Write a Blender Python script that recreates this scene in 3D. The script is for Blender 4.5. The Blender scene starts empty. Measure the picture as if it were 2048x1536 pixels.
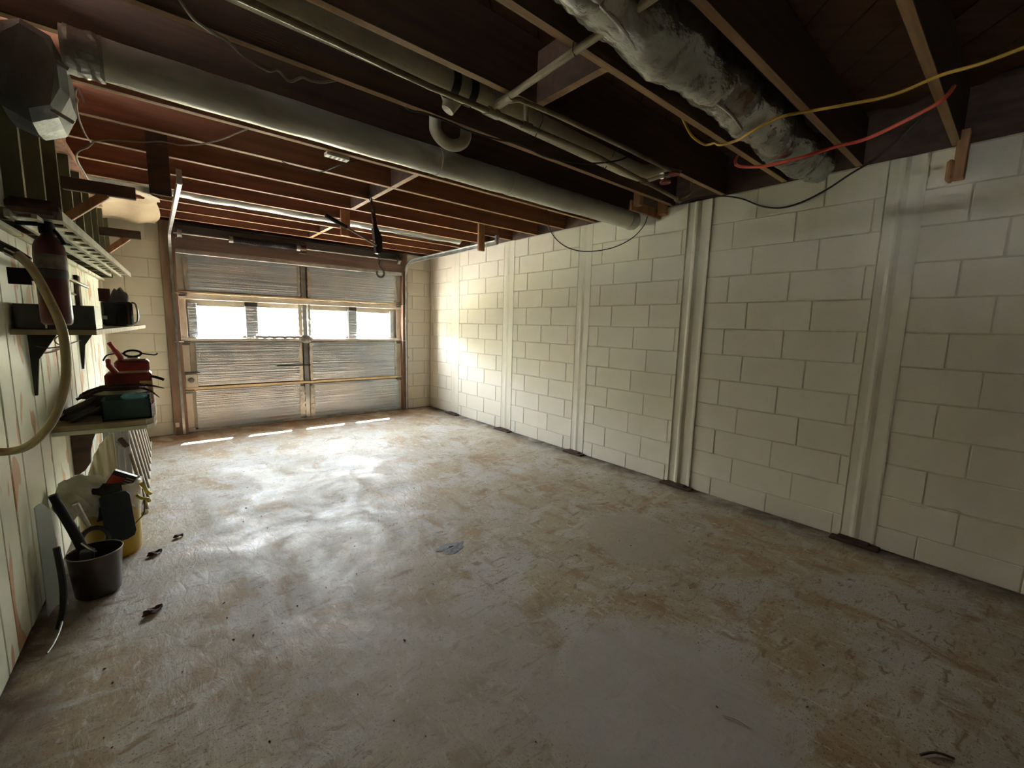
import bpy, bmesh, math, random
from mathutils import Vector, Matrix
PI = math.pi
sc = bpy.context.scene
# ------------------------------------------------------------------ camera
CX, CZ = -3.3669, 1.309
yaw, pitch, roll, FPX = 0.6984, 0.1339, 0.0256, 855.25
fw = Vector((math.sin(yaw)*math.cos(pitch), math.cos(yaw)*math.cos(pitch), -math.sin(pitch)))
rt = Vector((math.cos(yaw), -math.sin(yaw), 0)); up = rt.cross(fw)
r2 = math.cos(roll)*rt + math.sin(roll)*up; u2 = -math.sin(roll)*rt + math.cos(roll)*up
cam = bpy.data.objects.new('camera', bpy.data.cameras.new('camera')); sc.collection.objects.link(cam)
cam.data.sensor_width = 36; cam.data.lens = FPX*36/2048; cam.data.clip_start = 0.02
m = Matrix((r2, u2, -fw)).transposed().to_4x4(); m.translation = (CX, 0, CZ); cam.matrix_world = m
sc.camera = cam
# ------------------------------------------------------------------ light
W = bpy.data.worlds.new('World'); sc.world = W; W.use_nodes = True
nt = W.node_tree; bg = nt.nodes['Background']
tc = nt.nodes.new('ShaderNodeTexCoord'); sx = nt.nodes.new('ShaderNodeSeparateXYZ'); cr = nt.nodes.new('ShaderNodeValToRGB')
nt.links.new(tc.outputs['Generated'], sx.inputs[0]); nt.links.new(sx.outputs['Z'], cr.inputs[0]); nt.links.new(cr.outputs[0], bg.inputs[0])
cr.color_ramp.elements[0].color = (1, 1, .98, 1); cr.color_ramp.elements[0].position = 0.0
cr.color_ramp.elements[1].color = (.72, .86, 1, 1); cr.color_ramp.elements[1].position = .8
bg.inputs[1].default_value = 22.0
sun = bpy.data.objects.new('sun', bpy.data.lights.new('sun', 'SUN')); sc.collection.objects.link(sun)
sun.data.energy = 55; sun.data.angle = .009; sun.data.color = (1, .95, .86)
sun.rotation_euler = Vector((-.23, -.53, -1.2)).to_track_quat('-Z', 'Y').to_euler()
WIN = [(-2.958, -2.503, 1.115, 1.45), (-2.352, -1.90, 1.115, 1.46), (-1.757, -1.28, 1.112, 1.455), (-1.138, -.663, 1.105, 1.45)]
for k, (x0, x1, z0, z1) in enumerate(WIN):
    L = bpy.data.lights.new('window_portal', 'AREA'); L.shape = 'RECTANGLE'; L.size = x1-x0; L.size_y = z1-z0
    L.cycles.is_portal = True
    o = bpy.data.objects.new('window_portal', L); sc.collection.objects.link(o)
    o.location = ((x0+x1)/2, 6.16, (z0+z1)/2); o.rotation_euler = (-PI/2, 0, 0)
sc.view_settings.view_transform = 'Standard'; sc.view_settings.look = 'None'
sc.view_settings.exposure = 2.3; sc.view_settings.gamma = 1; sc.view_settings.use_curve_mapping = False
cy = sc.cycles
cy.use_denoising = True; cy.max_bounces = 16; cy.diffuse_bounces = 12; cy.glossy_bounces = 6
cy.transparent_max_bounces = 16; cy.caustics_reflective = True; cy.sample_clamp_indirect = 12; cy.blur_glossy = 1.0

# ------------------------------------------------------------------ materials
def srgb(r, g, b):
    f = lambda c: (c/255/12.92) if c/255 <= .04045 else ((c/255+.055)/1.055)**2.4
    return (f(r), f(g), f(b), 1)
def mat(name, c1, c2=None, rough=.6, metal=0, scale=6, bump=0, bscale=60, stretch=(1, 1, 1), detail=5, pos=(.35, .65), rough2=None, coat=0, spec=.5):
    M = bpy.data.materials.new(name); M.use_nodes = True; n = M.node_tree; p = n.nodes['Principled BSDF']
    p.inputs['Roughness'].default_value = rough; p.inputs['Metallic'].default_value = metal
    p.inputs['Coat Weight'].default_value = coat; p.inputs['Specular IOR Level'].default_value = spec
    p.inputs['Base Color'].default_value = c1
    t = n.nodes.new('ShaderNodeTexCoord'); mp = n.nodes.new('ShaderNodeMapping'); mp.inputs['Scale'].default_value = stretch
    n.links.new(t.outputs['Object'], mp.inputs[0])
    if c2:
        nz = n.nodes.new('ShaderNodeTexNoise'); nz.inputs['Scale'].default_value = scale; nz.inputs['Detail'].default_value = detail
        n.links.new(mp.outputs[0], nz.inputs[0]); r = n.nodes.new('ShaderNodeValToRGB')
        r.color_ramp.elements[0].position, r.color_ramp.elements[1].position = pos
        r.color_ramp.elements[0].color = c1; r.color_ramp.elements[1].color = c2
        n.links.new(nz.outputs[0], r.inputs[0]); n.links.new(r.outputs[0], p.inputs['Base Color'])
        if rough2 is not None:
            mr = n.nodes.new('ShaderNodeMapRange'); mr.inputs[1].default_value, mr.inputs[2].default_value = pos
            mr.inputs[3].default_value = rough; mr.inputs[4].default_value = rough2
            n.links.new(nz.outputs[0], mr.inputs[0]); n.links.new(mr.outputs[0], p.inputs['Roughness'])
    if bump:
        nb = n.nodes.new('ShaderNodeTexNoise'); nb.inputs['Scale'].default_value = bscale; nb.inputs['Detail'].default_value = 6
        n.links.new(mp.outputs[0], nb.inputs[0]); b = n.nodes.new('ShaderNodeBump'); b.inputs['Strength'].default_value = bump; b.inputs['Distance'].default_value = .01
        n.links.new(nb.outputs[0], b.inputs['Height']); n.links.new(b.outputs[0], p.inputs['Normal'])
    return M
M_BLOCK = mat('painted_block', srgb(213, 209, 192), srgb(219, 215, 201), .55, scale=1.3, bump=.25, bscale=140)
M_MORTAR = mat('painted_mortar', srgb(206, 200, 184), srgb(194, 188, 170), .7, scale=3, bump=.3, bscale=90)
M_CHAN = mat('painted_steel', srgb(206, 203, 186), srgb(216, 213, 198), .45, scale=4, bump=.1, bscale=20, stretch=(1, 1, .3))
M_RUST = mat('rusty_steel', srgb(58, 40, 32), srgb(92, 66, 50), .8, .2, scale=14, bump=.5)
M_JOIST_LIT = mat('joist_wood_lit', srgb(108, 66, 42), srgb(130, 82, 54), .75, scale=3, stretch=(.6, 12, 12), bump=.2, bscale=20)  # joist wood lightened towards the door, daylight put into the colour
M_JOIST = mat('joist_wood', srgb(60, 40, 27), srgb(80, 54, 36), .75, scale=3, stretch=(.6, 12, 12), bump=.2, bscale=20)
M_SUB = mat('subfloor_wood', srgb(88, 58, 34), srgb(108, 72, 44), .8, scale=3, stretch=(1, 6, 1), bump=.2, bscale=20)
M_EDGE_LIT = mat('joist_edge_lit', srgb(138, 106, 70), srgb(166, 132, 92), .7, scale=3, stretch=(.6, 12, 12), bump=.2, bscale=20)  # floor bounce on the undersides, put into the colour
M_WOOD = mat('framing_wood', srgb(140, 98, 66), srgb(176, 132, 92), .7, scale=4, stretch=(5, 5, .7), bump=.2, bscale=20)
M_JAMB = mat('jamb_wood', srgb(116, 92, 76), srgb(140, 116, 98), .7, scale=3, stretch=(6, 6, .8), bump=.2, bscale=20)
M_HEAD = mat('header_wood', srgb(104, 86, 78), srgb(124, 102, 92), .75, scale=3, stretch=(.5, 6, 6), bump=.2, bscale=20)
M_DARKW = mat('dark_wood', srgb(62, 46, 38), srgb(84, 62, 50), .75, scale=5, stretch=(1, 1, 4))
M_SHELFW = mat('shelf_wood', srgb(150, 134, 104), srgb(184, 168, 134), .6, scale=4, stretch=(1.5, 7, 1), bump=.15)
M_GALV = mat('galvanised_steel', srgb(150, 152, 150), srgb(186, 188, 186), .38, .85, scale=9)
M_SHAFT = mat('steel_shaft', srgb(150, 148, 142), srgb(120, 118, 112), .4, .8, scale=9)
M_BLACK = mat('black_metal', srgb(26, 26, 28), srgb(44, 42, 42), .5, .4, scale=20)
M_CHROME = mat('chrome', srgb(200, 200, 200), None, .15, 1)
M_DOORP = mat('door_paint', srgb(228, 222, 210), srgb(208, 200, 186), .5, .1, scale=6)
M_FOAMY = mat('tan_foam_edge', srgb(210, 190, 154), srgb(224, 208, 176), .8, scale=8)
M_TAPE = mat('silver_tape', srgb(168, 166, 160), srgb(196, 194, 188), .35, .6, scale=14, bump=.5, bscale=35)
M_FOILW = mat('foil_wrap', srgb(196, 198, 194), srgb(158, 158, 150), .28, .85, scale=5, bump=1.0, bscale=22, stretch=(.45, 1, 1))
M_DUCT = mat('duct_jacket', srgb(204, 206, 194), srgb(176, 176, 162), .4, .3, scale=4, bump=.35, bscale=14, stretch=(.7, 1, 1))
M_PVC = mat('pvc', srgb(196, 190, 166), srgb(176, 168, 144), .45, scale=4)
M_COPPER = mat('painted_pipe', srgb(150, 138, 108), srgb(124, 110, 84), .45, .1, scale=12)
M_RUBBER = mat('black_rubber', srgb(22, 22, 22), None, .6)
M_REDP = mat('red_paint', srgb(150, 26, 24), srgb(110, 20, 20), .4, scale=15)
M_YEL = mat('yellow_cable', srgb(190, 152, 48), None, .5)
M_RED = mat('red_cable', srgb(206, 78, 58), None, .5)
M_GREYC = mat('grey_cable', srgb(128, 118, 100), None, .6)
M_PAPER = mat('kraft_paper', srgb(214, 198, 166), srgb(196, 176, 140), .8, scale=2.5, bump=.3, bscale=9)
M_ALU = mat('aluminium', srgb(190, 188, 170), srgb(160, 160, 146), .4, .7, scale=9)
M_DKRED = mat('extinguisher_red', srgb(96, 28, 32), srgb(76, 24, 30), .4, scale=4, coat=.4)
M_LABEL = mat('faded_label', srgb(150, 140, 124), srgb(112, 104, 96), .5, scale=40)
M_HOSE = mat('hose_plastic', srgb(198, 182, 142), srgb(176, 160, 120), .4, scale=6, coat=.2)
M_DKGREY = mat('dark_plastic', srgb(58, 60, 60), srgb(80, 78, 76), .5, scale=10)
M_GLOSSB = mat('glossy_black', srgb(18, 24, 32), srgb(34, 44, 54), .12, scale=5, coat=.6)
M_CREAM = mat('cream_plastic', srgb(206, 204, 170), None, .5)
M_TEAL = mat('teal_plastic', srgb(46, 72, 70), srgb(54, 84, 80), .5, scale=8)
M_BLUE = mat('blue_cloth', srgb(130, 200, 226), srgb(96, 172, 206), .8, scale=20)
M_CANRED = mat('can_red', srgb(136, 36, 34), srgb(104, 30, 30), .4, scale=9)
M_CANYEL = mat('can_yellow', srgb(206, 170, 92), srgb(180, 140, 80), .45, scale=9)
M_SPOUT = mat('spout_red', srgb(176, 66, 52), srgb(150, 50, 42), .5, scale=9)
M_IRON = mat('rusty_iron', srgb(58, 40, 34), srgb(88, 60, 48), .65, .4, scale=20)
M_SHEET = mat('cream_cloth', srgb(206, 200, 176), srgb(180, 172, 144), .85, scale=3, stretch=(9, 9, .6))
M_GREYW = mat('grey_board', srgb(150, 152, 156), srgb(176, 178, 182), .6, scale=4, stretch=(9, 9, .5))
M_BROWN = mat('brown_slat', srgb(104, 84, 70), srgb(128, 106, 88), .7, scale=6)
M_WHITE = mat('white_paint', srgb(222, 218, 208), srgb(200, 194, 180), .5, scale=12)
M_BUCKET = mat('yellow_bucket', srgb(196, 164, 40), srgb(178, 142, 36), .4, scale=3)
M_BAG = mat('liner_bag', srgb(216, 204, 182), srgb(226, 218, 204), .4, scale=6, bump=.6, bscale=25)
M_RAG = mat('grey_rag', srgb(212, 210, 194), srgb(170, 168, 152), .9, scale=7, bump=.8, bscale=22)
M_FELT = mat('charcoal_felt', srgb(48, 50, 50), srgb(62, 62, 60), .95, scale=25, bump=.6, bscale=60)
M_PAD = mat('slate_pad', srgb(44, 52, 58), srgb(54, 62, 68), .7, scale=12)
M_BOOKR = mat('box_red', srgb(176, 52, 40), srgb(150, 44, 36), .5, scale=12)
M_BOOKB = mat('box_black', srgb(36, 32, 34), srgb(60, 52, 52), .5, scale=60)
M_PAIL = mat('smoky_pail', srgb(46, 36, 32), srgb(62, 50, 44), .3, scale=6, coat=.3)
M_PANELB = mat('pale_blue_panel', srgb(176, 190, 194), srgb(196, 206, 206), .4, scale=4)
M_LEAF = mat('dry_leaf', srgb(78, 46, 34), srgb(110, 74, 52), .8, scale=40)
M_GRIT = mat('grit', srgb(52, 40, 32), srgb(96, 80, 66), .9, scale=2)
M_PATCH = mat('grey_mortar', srgb(126, 128, 132), srgb(150, 152, 154), .8, scale=30, bump=.5)
M_YTAPE = mat('yellow_ties', srgb(224, 204, 60), None, .5)
M_GRASS = mat('grass', srgb(140, 138, 112), srgb(156, 152, 124), .9, scale=3)
M_CONC = mat('driveway_concrete', srgb(190, 184, 172), srgb(176, 168, 154), .8, scale=2)

def dirty_foil():
    M = mat('dirty_foil', srgb(188, 190, 186), srgb(150, 150, 144), .26, .8, scale=5, bump=1.0, bscale=26, stretch=(.45, 1, 1))
    n = M.node_tree; p = n.nodes['Principled BSDF']; old = p.inputs['Base Color'].links[0].from_socket
    t = n.nodes.new('ShaderNodeTexCoord'); z = n.nodes.new('ShaderNodeTexNoise'); z.inputs['Scale'].default_value = 3.2; z.inputs['Detail'].default_value = 8; z.inputs['Roughness'].default_value = .7
    n.links.new(t.outputs['Object'], z.inputs[0]); r = n.nodes.new('ShaderNodeValToRGB'); r.color_ramp.elements[0].position = .56; r.color_ramp.elements[1].position = .66
    n.links.new(z.outputs[0], r.inputs[0]); mx = n.nodes.new('ShaderNodeMix'); mx.data_type = 'RGBA'
    n.links.new(r.outputs[0], mx.inputs[0]); n.links.new(old, mx.inputs[6]); mx.inputs[7].default_value = srgb(104, 78, 56)
    n.links.new(mx.outputs[2], p.inputs['Base Color']); inv = n.nodes.new('ShaderNodeMath'); inv.operation = 'MULTIPLY_ADD'; inv.inputs[1].default_value = -.7; inv.inputs[2].default_value = .8
    n.links.new(r.outputs[0], inv.inputs[0]); n.links.new(inv.outputs[0], p.inputs['Metallic']); return M
M_FOILD = dirty_foil()
def glass():
    M = bpy.data.materials.new('window_glass'); M.use_nodes = True; n = M.node_tree; n.nodes.clear()
    o = n.nodes.new('ShaderNodeOutputMaterial'); mx = n.nodes.new('ShaderNodeMixShader'); t = n.nodes.new('ShaderNodeBsdfTransparent'); g = n.nodes.new('ShaderNodeBsdfGlossy')
    g.inputs['Roughness'].default_value = .05; mx.inputs[0].default_value = .06
    n.links.new(t.outputs[0], mx.inputs[1]); n.links.new(g.outputs[0], mx.inputs[2]); n.links.new(mx.outputs[0], o.inputs[0]); return M
M_GLASS = glass()

def ribbed_foil():
    M = mat('ribbed_foil', srgb(190, 202, 216), srgb(206, 210, 214), .3, .75, scale=3)
    n = M.node_tree; p = n.nodes['Principled BSDF']
    t = n.nodes.new('ShaderNodeTexCoord'); mp = n.nodes.new('ShaderNodeMapping'); mp.inputs['Scale'].default_value = (.25, 1, 42)
    n.links.new(t.outputs['Object'], mp.inputs[0])
    nz = n.nodes.new('ShaderNodeTexNoise'); nz.inputs['Scale'].default_value = 1.6; nz.inputs['Detail'].default_value = 3
    n.links.new(mp.outputs[0], nz.inputs[0])
    n2 = n.nodes.new('ShaderNodeTexNoise'); n2.inputs['Scale'].default_value = 80; n.links.new(t.outputs['Object'], n2.inputs[0])
    ad = n.nodes.new('ShaderNodeMath'); ad.operation = 'MULTIPLY_ADD'; ad.inputs[1].default_value = .3
    n.links.new(n2.outputs[0], ad.inputs[0]); n.links.new(nz.outputs[0], ad.inputs[2])
    b = n.nodes.new('ShaderNodeBump'); b.inputs['Strength'].default_value = .9; b.inputs['Distance'].default_value = .014
    n.links.new(ad.outputs[0], b.inputs['Height']); n.links.new(b.outputs[0], p.inputs['Normal']); return M
M_FOIL = ribbed_foil()

def floor_mat():
    M = bpy.data.materials.new('dusty_concrete'); M.use_nodes = True; n = M.node_tree; p = n.nodes['Principled BSDF']
    N = n.nodes.new; K = n.links.new
    t = N('ShaderNodeTexCoord')
    def noise(s, d=6, dist=0, st=(1, 1, 1), rot=0):
        mp = N('ShaderNodeMapping'); mp.inputs['Scale'].default_value = st; mp.inputs['Rotation'].default_value = (0, 0, rot)
        K(t.outputs['Object'], mp.inputs[0]); z = N('ShaderNodeTexNoise'); z.inputs['Scale'].default_value = s
        z.inputs['Detail'].default_value = d; z.inputs['Distortion'].default_value = dist; z.inputs['Roughness'].default_value = .6
        K(mp.outputs[0], z.inputs[0]); return z.outputs[0]
    def ramp(v, a, b, ca=(0, 0, 0, 1), cb=(1, 1, 1, 1)):
        r = N('ShaderNodeValToRGB'); r.color_ramp.elements[0].position = a; r.color_ramp.elements[1].position = b
        r.color_ramp.elements[0].color = ca; r.color_ramp.elements[1].color = cb; K(v, r.inputs[0]); return r.outputs[0]
    def mix(f, a, b, mode='MIX'):
        q = N('ShaderNodeMix'); q.data_type = 'RGBA'; q.blend_type = mode
        if isinstance(f, float): q.inputs[0].default_value = f
        else: K(f, q.inputs[0])
        for v, i in ((a, 6), (b, 7)):
            if isinstance(v, tuple): q.inputs[i].default_value = v
            else: K(v, q.inputs[i])
        return q.outputs[2]
    base = ramp(noise(1.1, 8, .4), .36, .62, srgb(180, 177, 164), srgb(176, 162, 134))
    c = mix(ramp(noise(2.1, 10, .5), .5, .58), base, srgb(190, 187, 180))
    c = mix(ramp(noise(2.6, 12, .8, (1, .6, 1), .5), .53, .62), c, srgb(168, 147, 116))
    c = mix(ramp(noise(6, 12, .6, (1, .5, 1), -.6), .54, .66), c, srgb(154, 132, 102))
    c = mix(ramp(noise(5, 12, .8, (.6, 1.2, 1), .9), .55, .64), c, srgb(192, 188, 176))
    c = mix(ramp(noise(24, 10, .8, (.45, 1.3, 1), .35), .56, .66), c, srgb(146, 126, 100))
    c = mix(ramp(noise(30, 10, .8, (1.3, .5, 1), -.9), .57, .68), c, srgb(204, 199, 188))
    c = mix(ramp(noise(60, 5), .60, .68), c, srgb(122, 102, 82))
    c = mix(ramp(noise(140, 3), .60, .66), c, srgb(100, 86, 70))
    # dirt by the garage door, darker tone along the side walls
    sp = N('ShaderNodeSeparateXYZ'); K(t.outputs['Object'], sp.inputs[0])
    def rng(v, a, b, lo=0., hi=1.):
        q = N('ShaderNodeMapRange'); q.interpolation_type = 'SMOOTHSTEP'
        for i, x in enumerate((a, b, lo, hi)): q.inputs[i+1].default_value = x
        K(v, q.inputs[0]); return q.outputs[0]
    def mul(a, b):
        q = N('ShaderNodeMath'); q.operation = 'MULTIPLY'; q.use_clamp = True
        for v, i in ((a, 0), (b, 1)):
            if isinstance(v, float): q.inputs[i].default_value = v
            else: K(v, q.inputs[i])
        return q.outputs[0]
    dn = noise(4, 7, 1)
    c = mix(mul(rng(sp.outputs['Y'], 4.6, 5.8), ramp(dn, .3, .6)), c, srgb(134, 102, 74))
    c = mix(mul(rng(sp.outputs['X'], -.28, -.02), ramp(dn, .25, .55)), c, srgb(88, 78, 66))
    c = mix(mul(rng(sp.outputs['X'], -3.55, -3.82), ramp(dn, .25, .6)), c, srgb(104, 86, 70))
    # smooth pale disc (old patch) and soft pale blotches near the camera
    def disc(x, y, r, soft, nz=.12):
        q = N('ShaderNodeVectorMath'); q.operation = 'DISTANCE'
        cb = N('ShaderNodeCombineXYZ'); K(sp.outputs['X'], cb.inputs[0]); K(sp.outputs['Y'], cb.inputs[1])
        K(cb.outputs[0], q.inputs[0]); q.inputs[1].default_value = (x, y, 0)
        a = N('ShaderNodeMath'); a.operation = 'MULTIPLY_ADD'; K(dn, a.inputs[0]); a.inputs[1].default_value = nz; K(q.outputs['Value'], a.inputs[2])
        return rng(a.outputs[0], r+soft+nz*.5, r+nz*.5)
    c = mix(mul(disc(-1.08, 1.45, .26, .1), .75), c, srgb(176, 168, 152))
    c = mix(mul(disc(-2.05, .68, .3, .2, .3), .8), c, srgb(184, 184, 180))
    c = mix(mul(disc(-2.55, 1.25, .3, .3, .4), .5), c, srgb(180, 176, 168))
    K(c, p.inputs['Base Color']); p.inputs['Specular IOR Level'].default_value = .38
    # gloss: worn-smooth areas under the dust
    rr = N('ShaderNodeMapRange'); K(noise(2.0, 8, 1.0), rr.inputs[0]); rr.inputs[1].default_value = .35; rr.inputs[2].default_value = .62
    rr.inputs[3].default_value = .40; rr.inputs[4].default_value = .75; K(rr.outputs[0], p.inputs['Roughness'])
    b = N('ShaderNodeBump'); b.inputs['Strength'].default_value = .45; b.inputs['Distance'].default_value = .010
    K(noise(20, 14, .7, (1, .45, 1), -.5), b.inputs['Height']); K(b.outputs[0], p.inputs['Normal'])
    return M
M_FLOOR = floor_mat()

def plank_mat(name, base, alt, peel, lo, hi):
    M = bpy.data.materials.new(name); M.use_nodes = True; n = M.node_tree; p = n.nodes['Principled BSDF']; N = n.nodes.new; K = n.links.new
    g = N('ShaderNodeNewGeometry'); info = N('ShaderNodeObjectInfo')
    ad = N('ShaderNodeVectorMath'); ad.operation = 'ADD'; K(g.outputs['Position'], ad.inputs[0])
    cb = N('ShaderNodeCombineXYZ'); ml = N('ShaderNodeMath'); ml.operation = 'MULTIPLY'; ml.inputs[1].default_value = 9
    K(info.outputs['Random'], ml.inputs[0]); K(ml.outputs[0], cb.inputs[2]); K(cb.outputs[0], ad.inputs[1])
    def nz(s, st, d=5):
        mp = N('ShaderNodeMapping'); mp.inputs['Scale'].default_value = st; K(ad.outputs[0], mp.inputs[0])
        z = N('ShaderNodeTexNoise'); z.inputs['Scale'].default_value = s; z.inputs['Detail'].default_value = d; K(mp.outputs[0], z.inputs[0]); return z.outputs[0]
    r = N('ShaderNodeValToRGB'); r.color_ramp.elements[0].color = base; r.color_ramp.elements[1].color = alt
    r.color_ramp.elements[0].position = .35; r.color_ramp.elements[1].position = .65; K(nz(3, (1, 1.5, .6)), r.inputs[0])
    r3 = N('ShaderNodeValToRGB'); r3.color_ramp.elements[0].position = lo; r3.color_ramp.elements[1].position = hi; K(nz(3.4, (1, 2.2, .9), 1), r3.inputs[0])
    mx = N('ShaderNodeMix'); mx.data_type = 'RGBA'; K(r3.outputs[0], mx.inputs[0]); K(r.outputs[0], mx.inputs[6]); mx.inputs[7].default_value = peel
    K(mx.outputs[2], p.inputs['Base Color']); p.inputs['Roughness'].default_value = .45
    b = N('ShaderNodeBump'); b.inputs['Strength'].default_value = .25; b.inputs['Distance'].default_value = .006; K(nz(30, (1, 1, .2)), b.inputs['Height']); K(b.outputs[0], p.inputs['Normal'])
    return M
M_PLANK = plank_mat('peeling_plank', srgb(222, 228, 206), srgb(230, 230, 212), srgb(204, 162, 122), .615, .63)
M_STUD = plank_mat('green_stud', srgb(116, 114, 86), srgb(98, 96, 72), srgb(78, 70, 54), .6, .7)
M_STUDBACK = mat('tar_paper', srgb(50, 44, 38), srgb(64, 56, 48), .9, scale=6)

# ------------------------------------------------------------------ mesh helpers
C = sc.collection
class MB:
    def __init__(s): s.bm = bmesh.new()
    def box(s, c, d, rot=None, bev=0):
        r = bmesh.ops.create_cube(s.bm, size=1); vs = r['verts']
        R = rot if rot is not None else Matrix.Identity(3)
        for v in vs: v.co = R @ Vector((v.co.x*d[0], v.co.y*d[1], v.co.z*d[2])) + Vector(c)
        if bev:
            es = list({e for v in vs for e in v.link_edges}); bmesh.ops.bevel(s.bm, geom=es, offset=bev, segments=1, affect='EDGES')
        return s
    def hexa(s, P):
        v = [s.bm.verts.new(p) for p in P]
        for f in ((0, 3, 2, 1), (4, 5, 6, 7), (0, 1, 5, 4), (1, 2, 6, 5), (2, 3, 7, 6), (3, 0, 4, 7)): s.bm.faces.new([v[i] for i in f])
        return s
    def tube(s, pts, r, n=8, caps=True):
        pts = [Vector(p) for p in pts]; rs = r if isinstance(r, (list, tuple)) else [r]*len(pts); rings = []
        ref = Vector((0, 0, 1))
        for i, p in enumerate(pts):
            d = (pts[min(i+1, len(pts)-1)]-pts[max(i-1, 0)]).normalized()
            if abs(d.dot(ref)) > .95: ref = Vector((1, 0, 0)) if abs(d.x) < .9 else Vector((0, 1, 0))
            a = d.cross(ref).normalized(); b = a.cross(d).normalized(); ref = b
            rings.append([s.bm.verts.new(p+rs[i]*(math.cos(2*PI*k/n)*a+math.sin(2*PI*k/n)*b)) for k in range(n)])
        for A, B in zip(rings, rings[1:]):
            for k in range(n): s.bm.faces.new((A[k], A[(k+1) % n], B[(k+1) % n], B[k]))
        if caps and n > 2:
            s.bm.faces.new(rings[0][::-1]); s.bm.faces.new(rings[-1])
        return s
    def lathe(s, prof, loc=(0, 0, 0), n=24, rot=None):
        R = rot if rot is not None else Matrix.Identity(3); rings = []
        for r, z in prof:
            rings.append([s.bm.verts.new(R @ Vector((r*math.cos(2*PI*k/n), r*math.sin(2*PI*k/n), z))+Vector(loc)) for k in range(n)])
        for A, B in zip(rings, rings[1:]):
            for k in range(n): s.bm.faces.new((A[k], A[(k+1) % n], B[(k+1) % n], B[k]))
        for ring, rv in ((rings[0], True), (rings[-1], False)):
            if (ring[0].co-ring[n//2].co).length > 1e-4: s.bm.faces.new(ring[::-1] if rv else ring)
        return s
    def grid(s, fn, nu, nv, th=0):
        g = [[s.bm.verts.new(fn(i/nu, j/nv)) for j in range(nv+1)] for i in range(nu+1)]
        for i in range(nu):
            for j in range(nv): s.bm.faces.new((g[i][j], g[i+1][j], g[i+1][j+1], g[i][j+1]))
        if th:
            bmesh.ops.recalc_face_normals(s.bm, faces=s.bm.faces[:])
            bmesh.ops.solidify(s.bm, geom=s.bm.faces[:], thickness=th)
        return s
    def prism(s, poly, a, b, axis):
        # poly: 2D points; extruded along axis from a to b
        def P(u, v, t): return {0: (t, u, v), 1: (u, t, v), 2: (u, v, t)}[axis]
        A = [s.bm.verts.new(P(u, v, a)) for u, v in poly]; B = [s.bm.verts.new(P(u, v, b)) for u, v in poly]; n = len(poly)
        for k in range(n): s.bm.faces.new((A[k], A[(k+1) % n], B[(k+1) % n], B[k]))
        s.bm.faces.new(A[::-1]); s.bm.faces.new(B); return s
    def build(s, name, m, parent=None, smooth=False, kind=None):
        bmesh.ops.recalc_face_normals(s.bm, faces=s.bm.faces[:])
        me = bpy.data.meshes.new(name); s.bm.to_mesh(me); s.bm.free(); me.materials.append(m)
        if smooth:
            for f in me.polygons: f.use_smooth = True
            try: me.set_sharp_from_angle(angle=.7)
            except Exception: pass
        o = bpy.data.objects.new(name, me); C.objects.link(o)
        if parent: o.parent = parent; o.matrix_parent_inverse = parent.matrix_world.inverted() if False else Matrix.Translation(-parent.location)
        if kind: o['kind'] = kind
        return o
def tag(o, label, cat, group=None):
    o['label'] = label; o['category'] = cat
    if group: o['group'] = group
    return o
def thing(name, label, cat, loc, group=None):
    o = bpy.data.objects.new(name, None); C.objects.link(o); o.location = loc; o.empty_display_size = .05
    return tag(o, label, cat, group)
def smoothpath(pts, n=4):
    P = [Vector(p) for p in pts]; out = []
    for i in range(len(P)-1):
        a, b, c, d = P[max(i-1, 0)], P[i], P[i+1], P[min(i+2, len(P)-1)]
        for k in range(n):
            t = k/n; out.append(.5*((2*b)+(c-a)*t+(2*a-5*b+4*c-d)*t*t+(3*b-a-3*c+d)*t**3))
    out.append(P[-1]); return out
def rotz(a): return Matrix.Rotation(a, 3, 'Z')
def rotx(a): return Matrix.Rotation(a, 3, 'X')
def roty(a): return Matrix.Rotation(a, 3, 'Y')
random.seed(7)

# ================================================================== STRUCTURE
YB = -5.0; YD = 6.05; ZC = 2.33
fl = MB().box((-1.9, .55, -.06), (4.6, 11.3, .12)).build('floor', M_FLOOR, kind='structure')
MB().grid(lambda u, v: Vector((-2.09+(.085+.02*math.sin(5*u*2*PI))*v*math.cos(u*2*PI), 2.041+(.06+.012*math.sin(3*u*2*PI+1))*v*math.sin(u*2*PI), .001+.004*(1-v)*(1 if v > .15 else -.4))), 24, 5).build('mortar_patch', M_PATCH, fl)
MB().box((0, 7.9, -.07), (14, 3.6, .12)).build('driveway', M_CONC, kind='structure')
MB().box((0, 22, -.1), (60, 24.5, .12)).build('lawn', M_GRASS, kind='structure')

rd = random.Random(8); hb = MB()  # unseen screen outside, added to cut and bounce low horizontal daylight
hb.grid(lambda u, v: Vector((-30+60*u, 17+1.0*math.sin(u*37)+.8*math.sin(v*9+u*60), -.1+(3.6+.7*math.sin(u*23)+.5*math.sin(u*71))*v)), 90, 12, 1.2)
hb.build('added_daylight_screen', mat('screen_beige', srgb(168, 166, 146), srgb(188, 184, 164), .9, scale=2, bump=.6, bscale=8), kind='structure')

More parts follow.
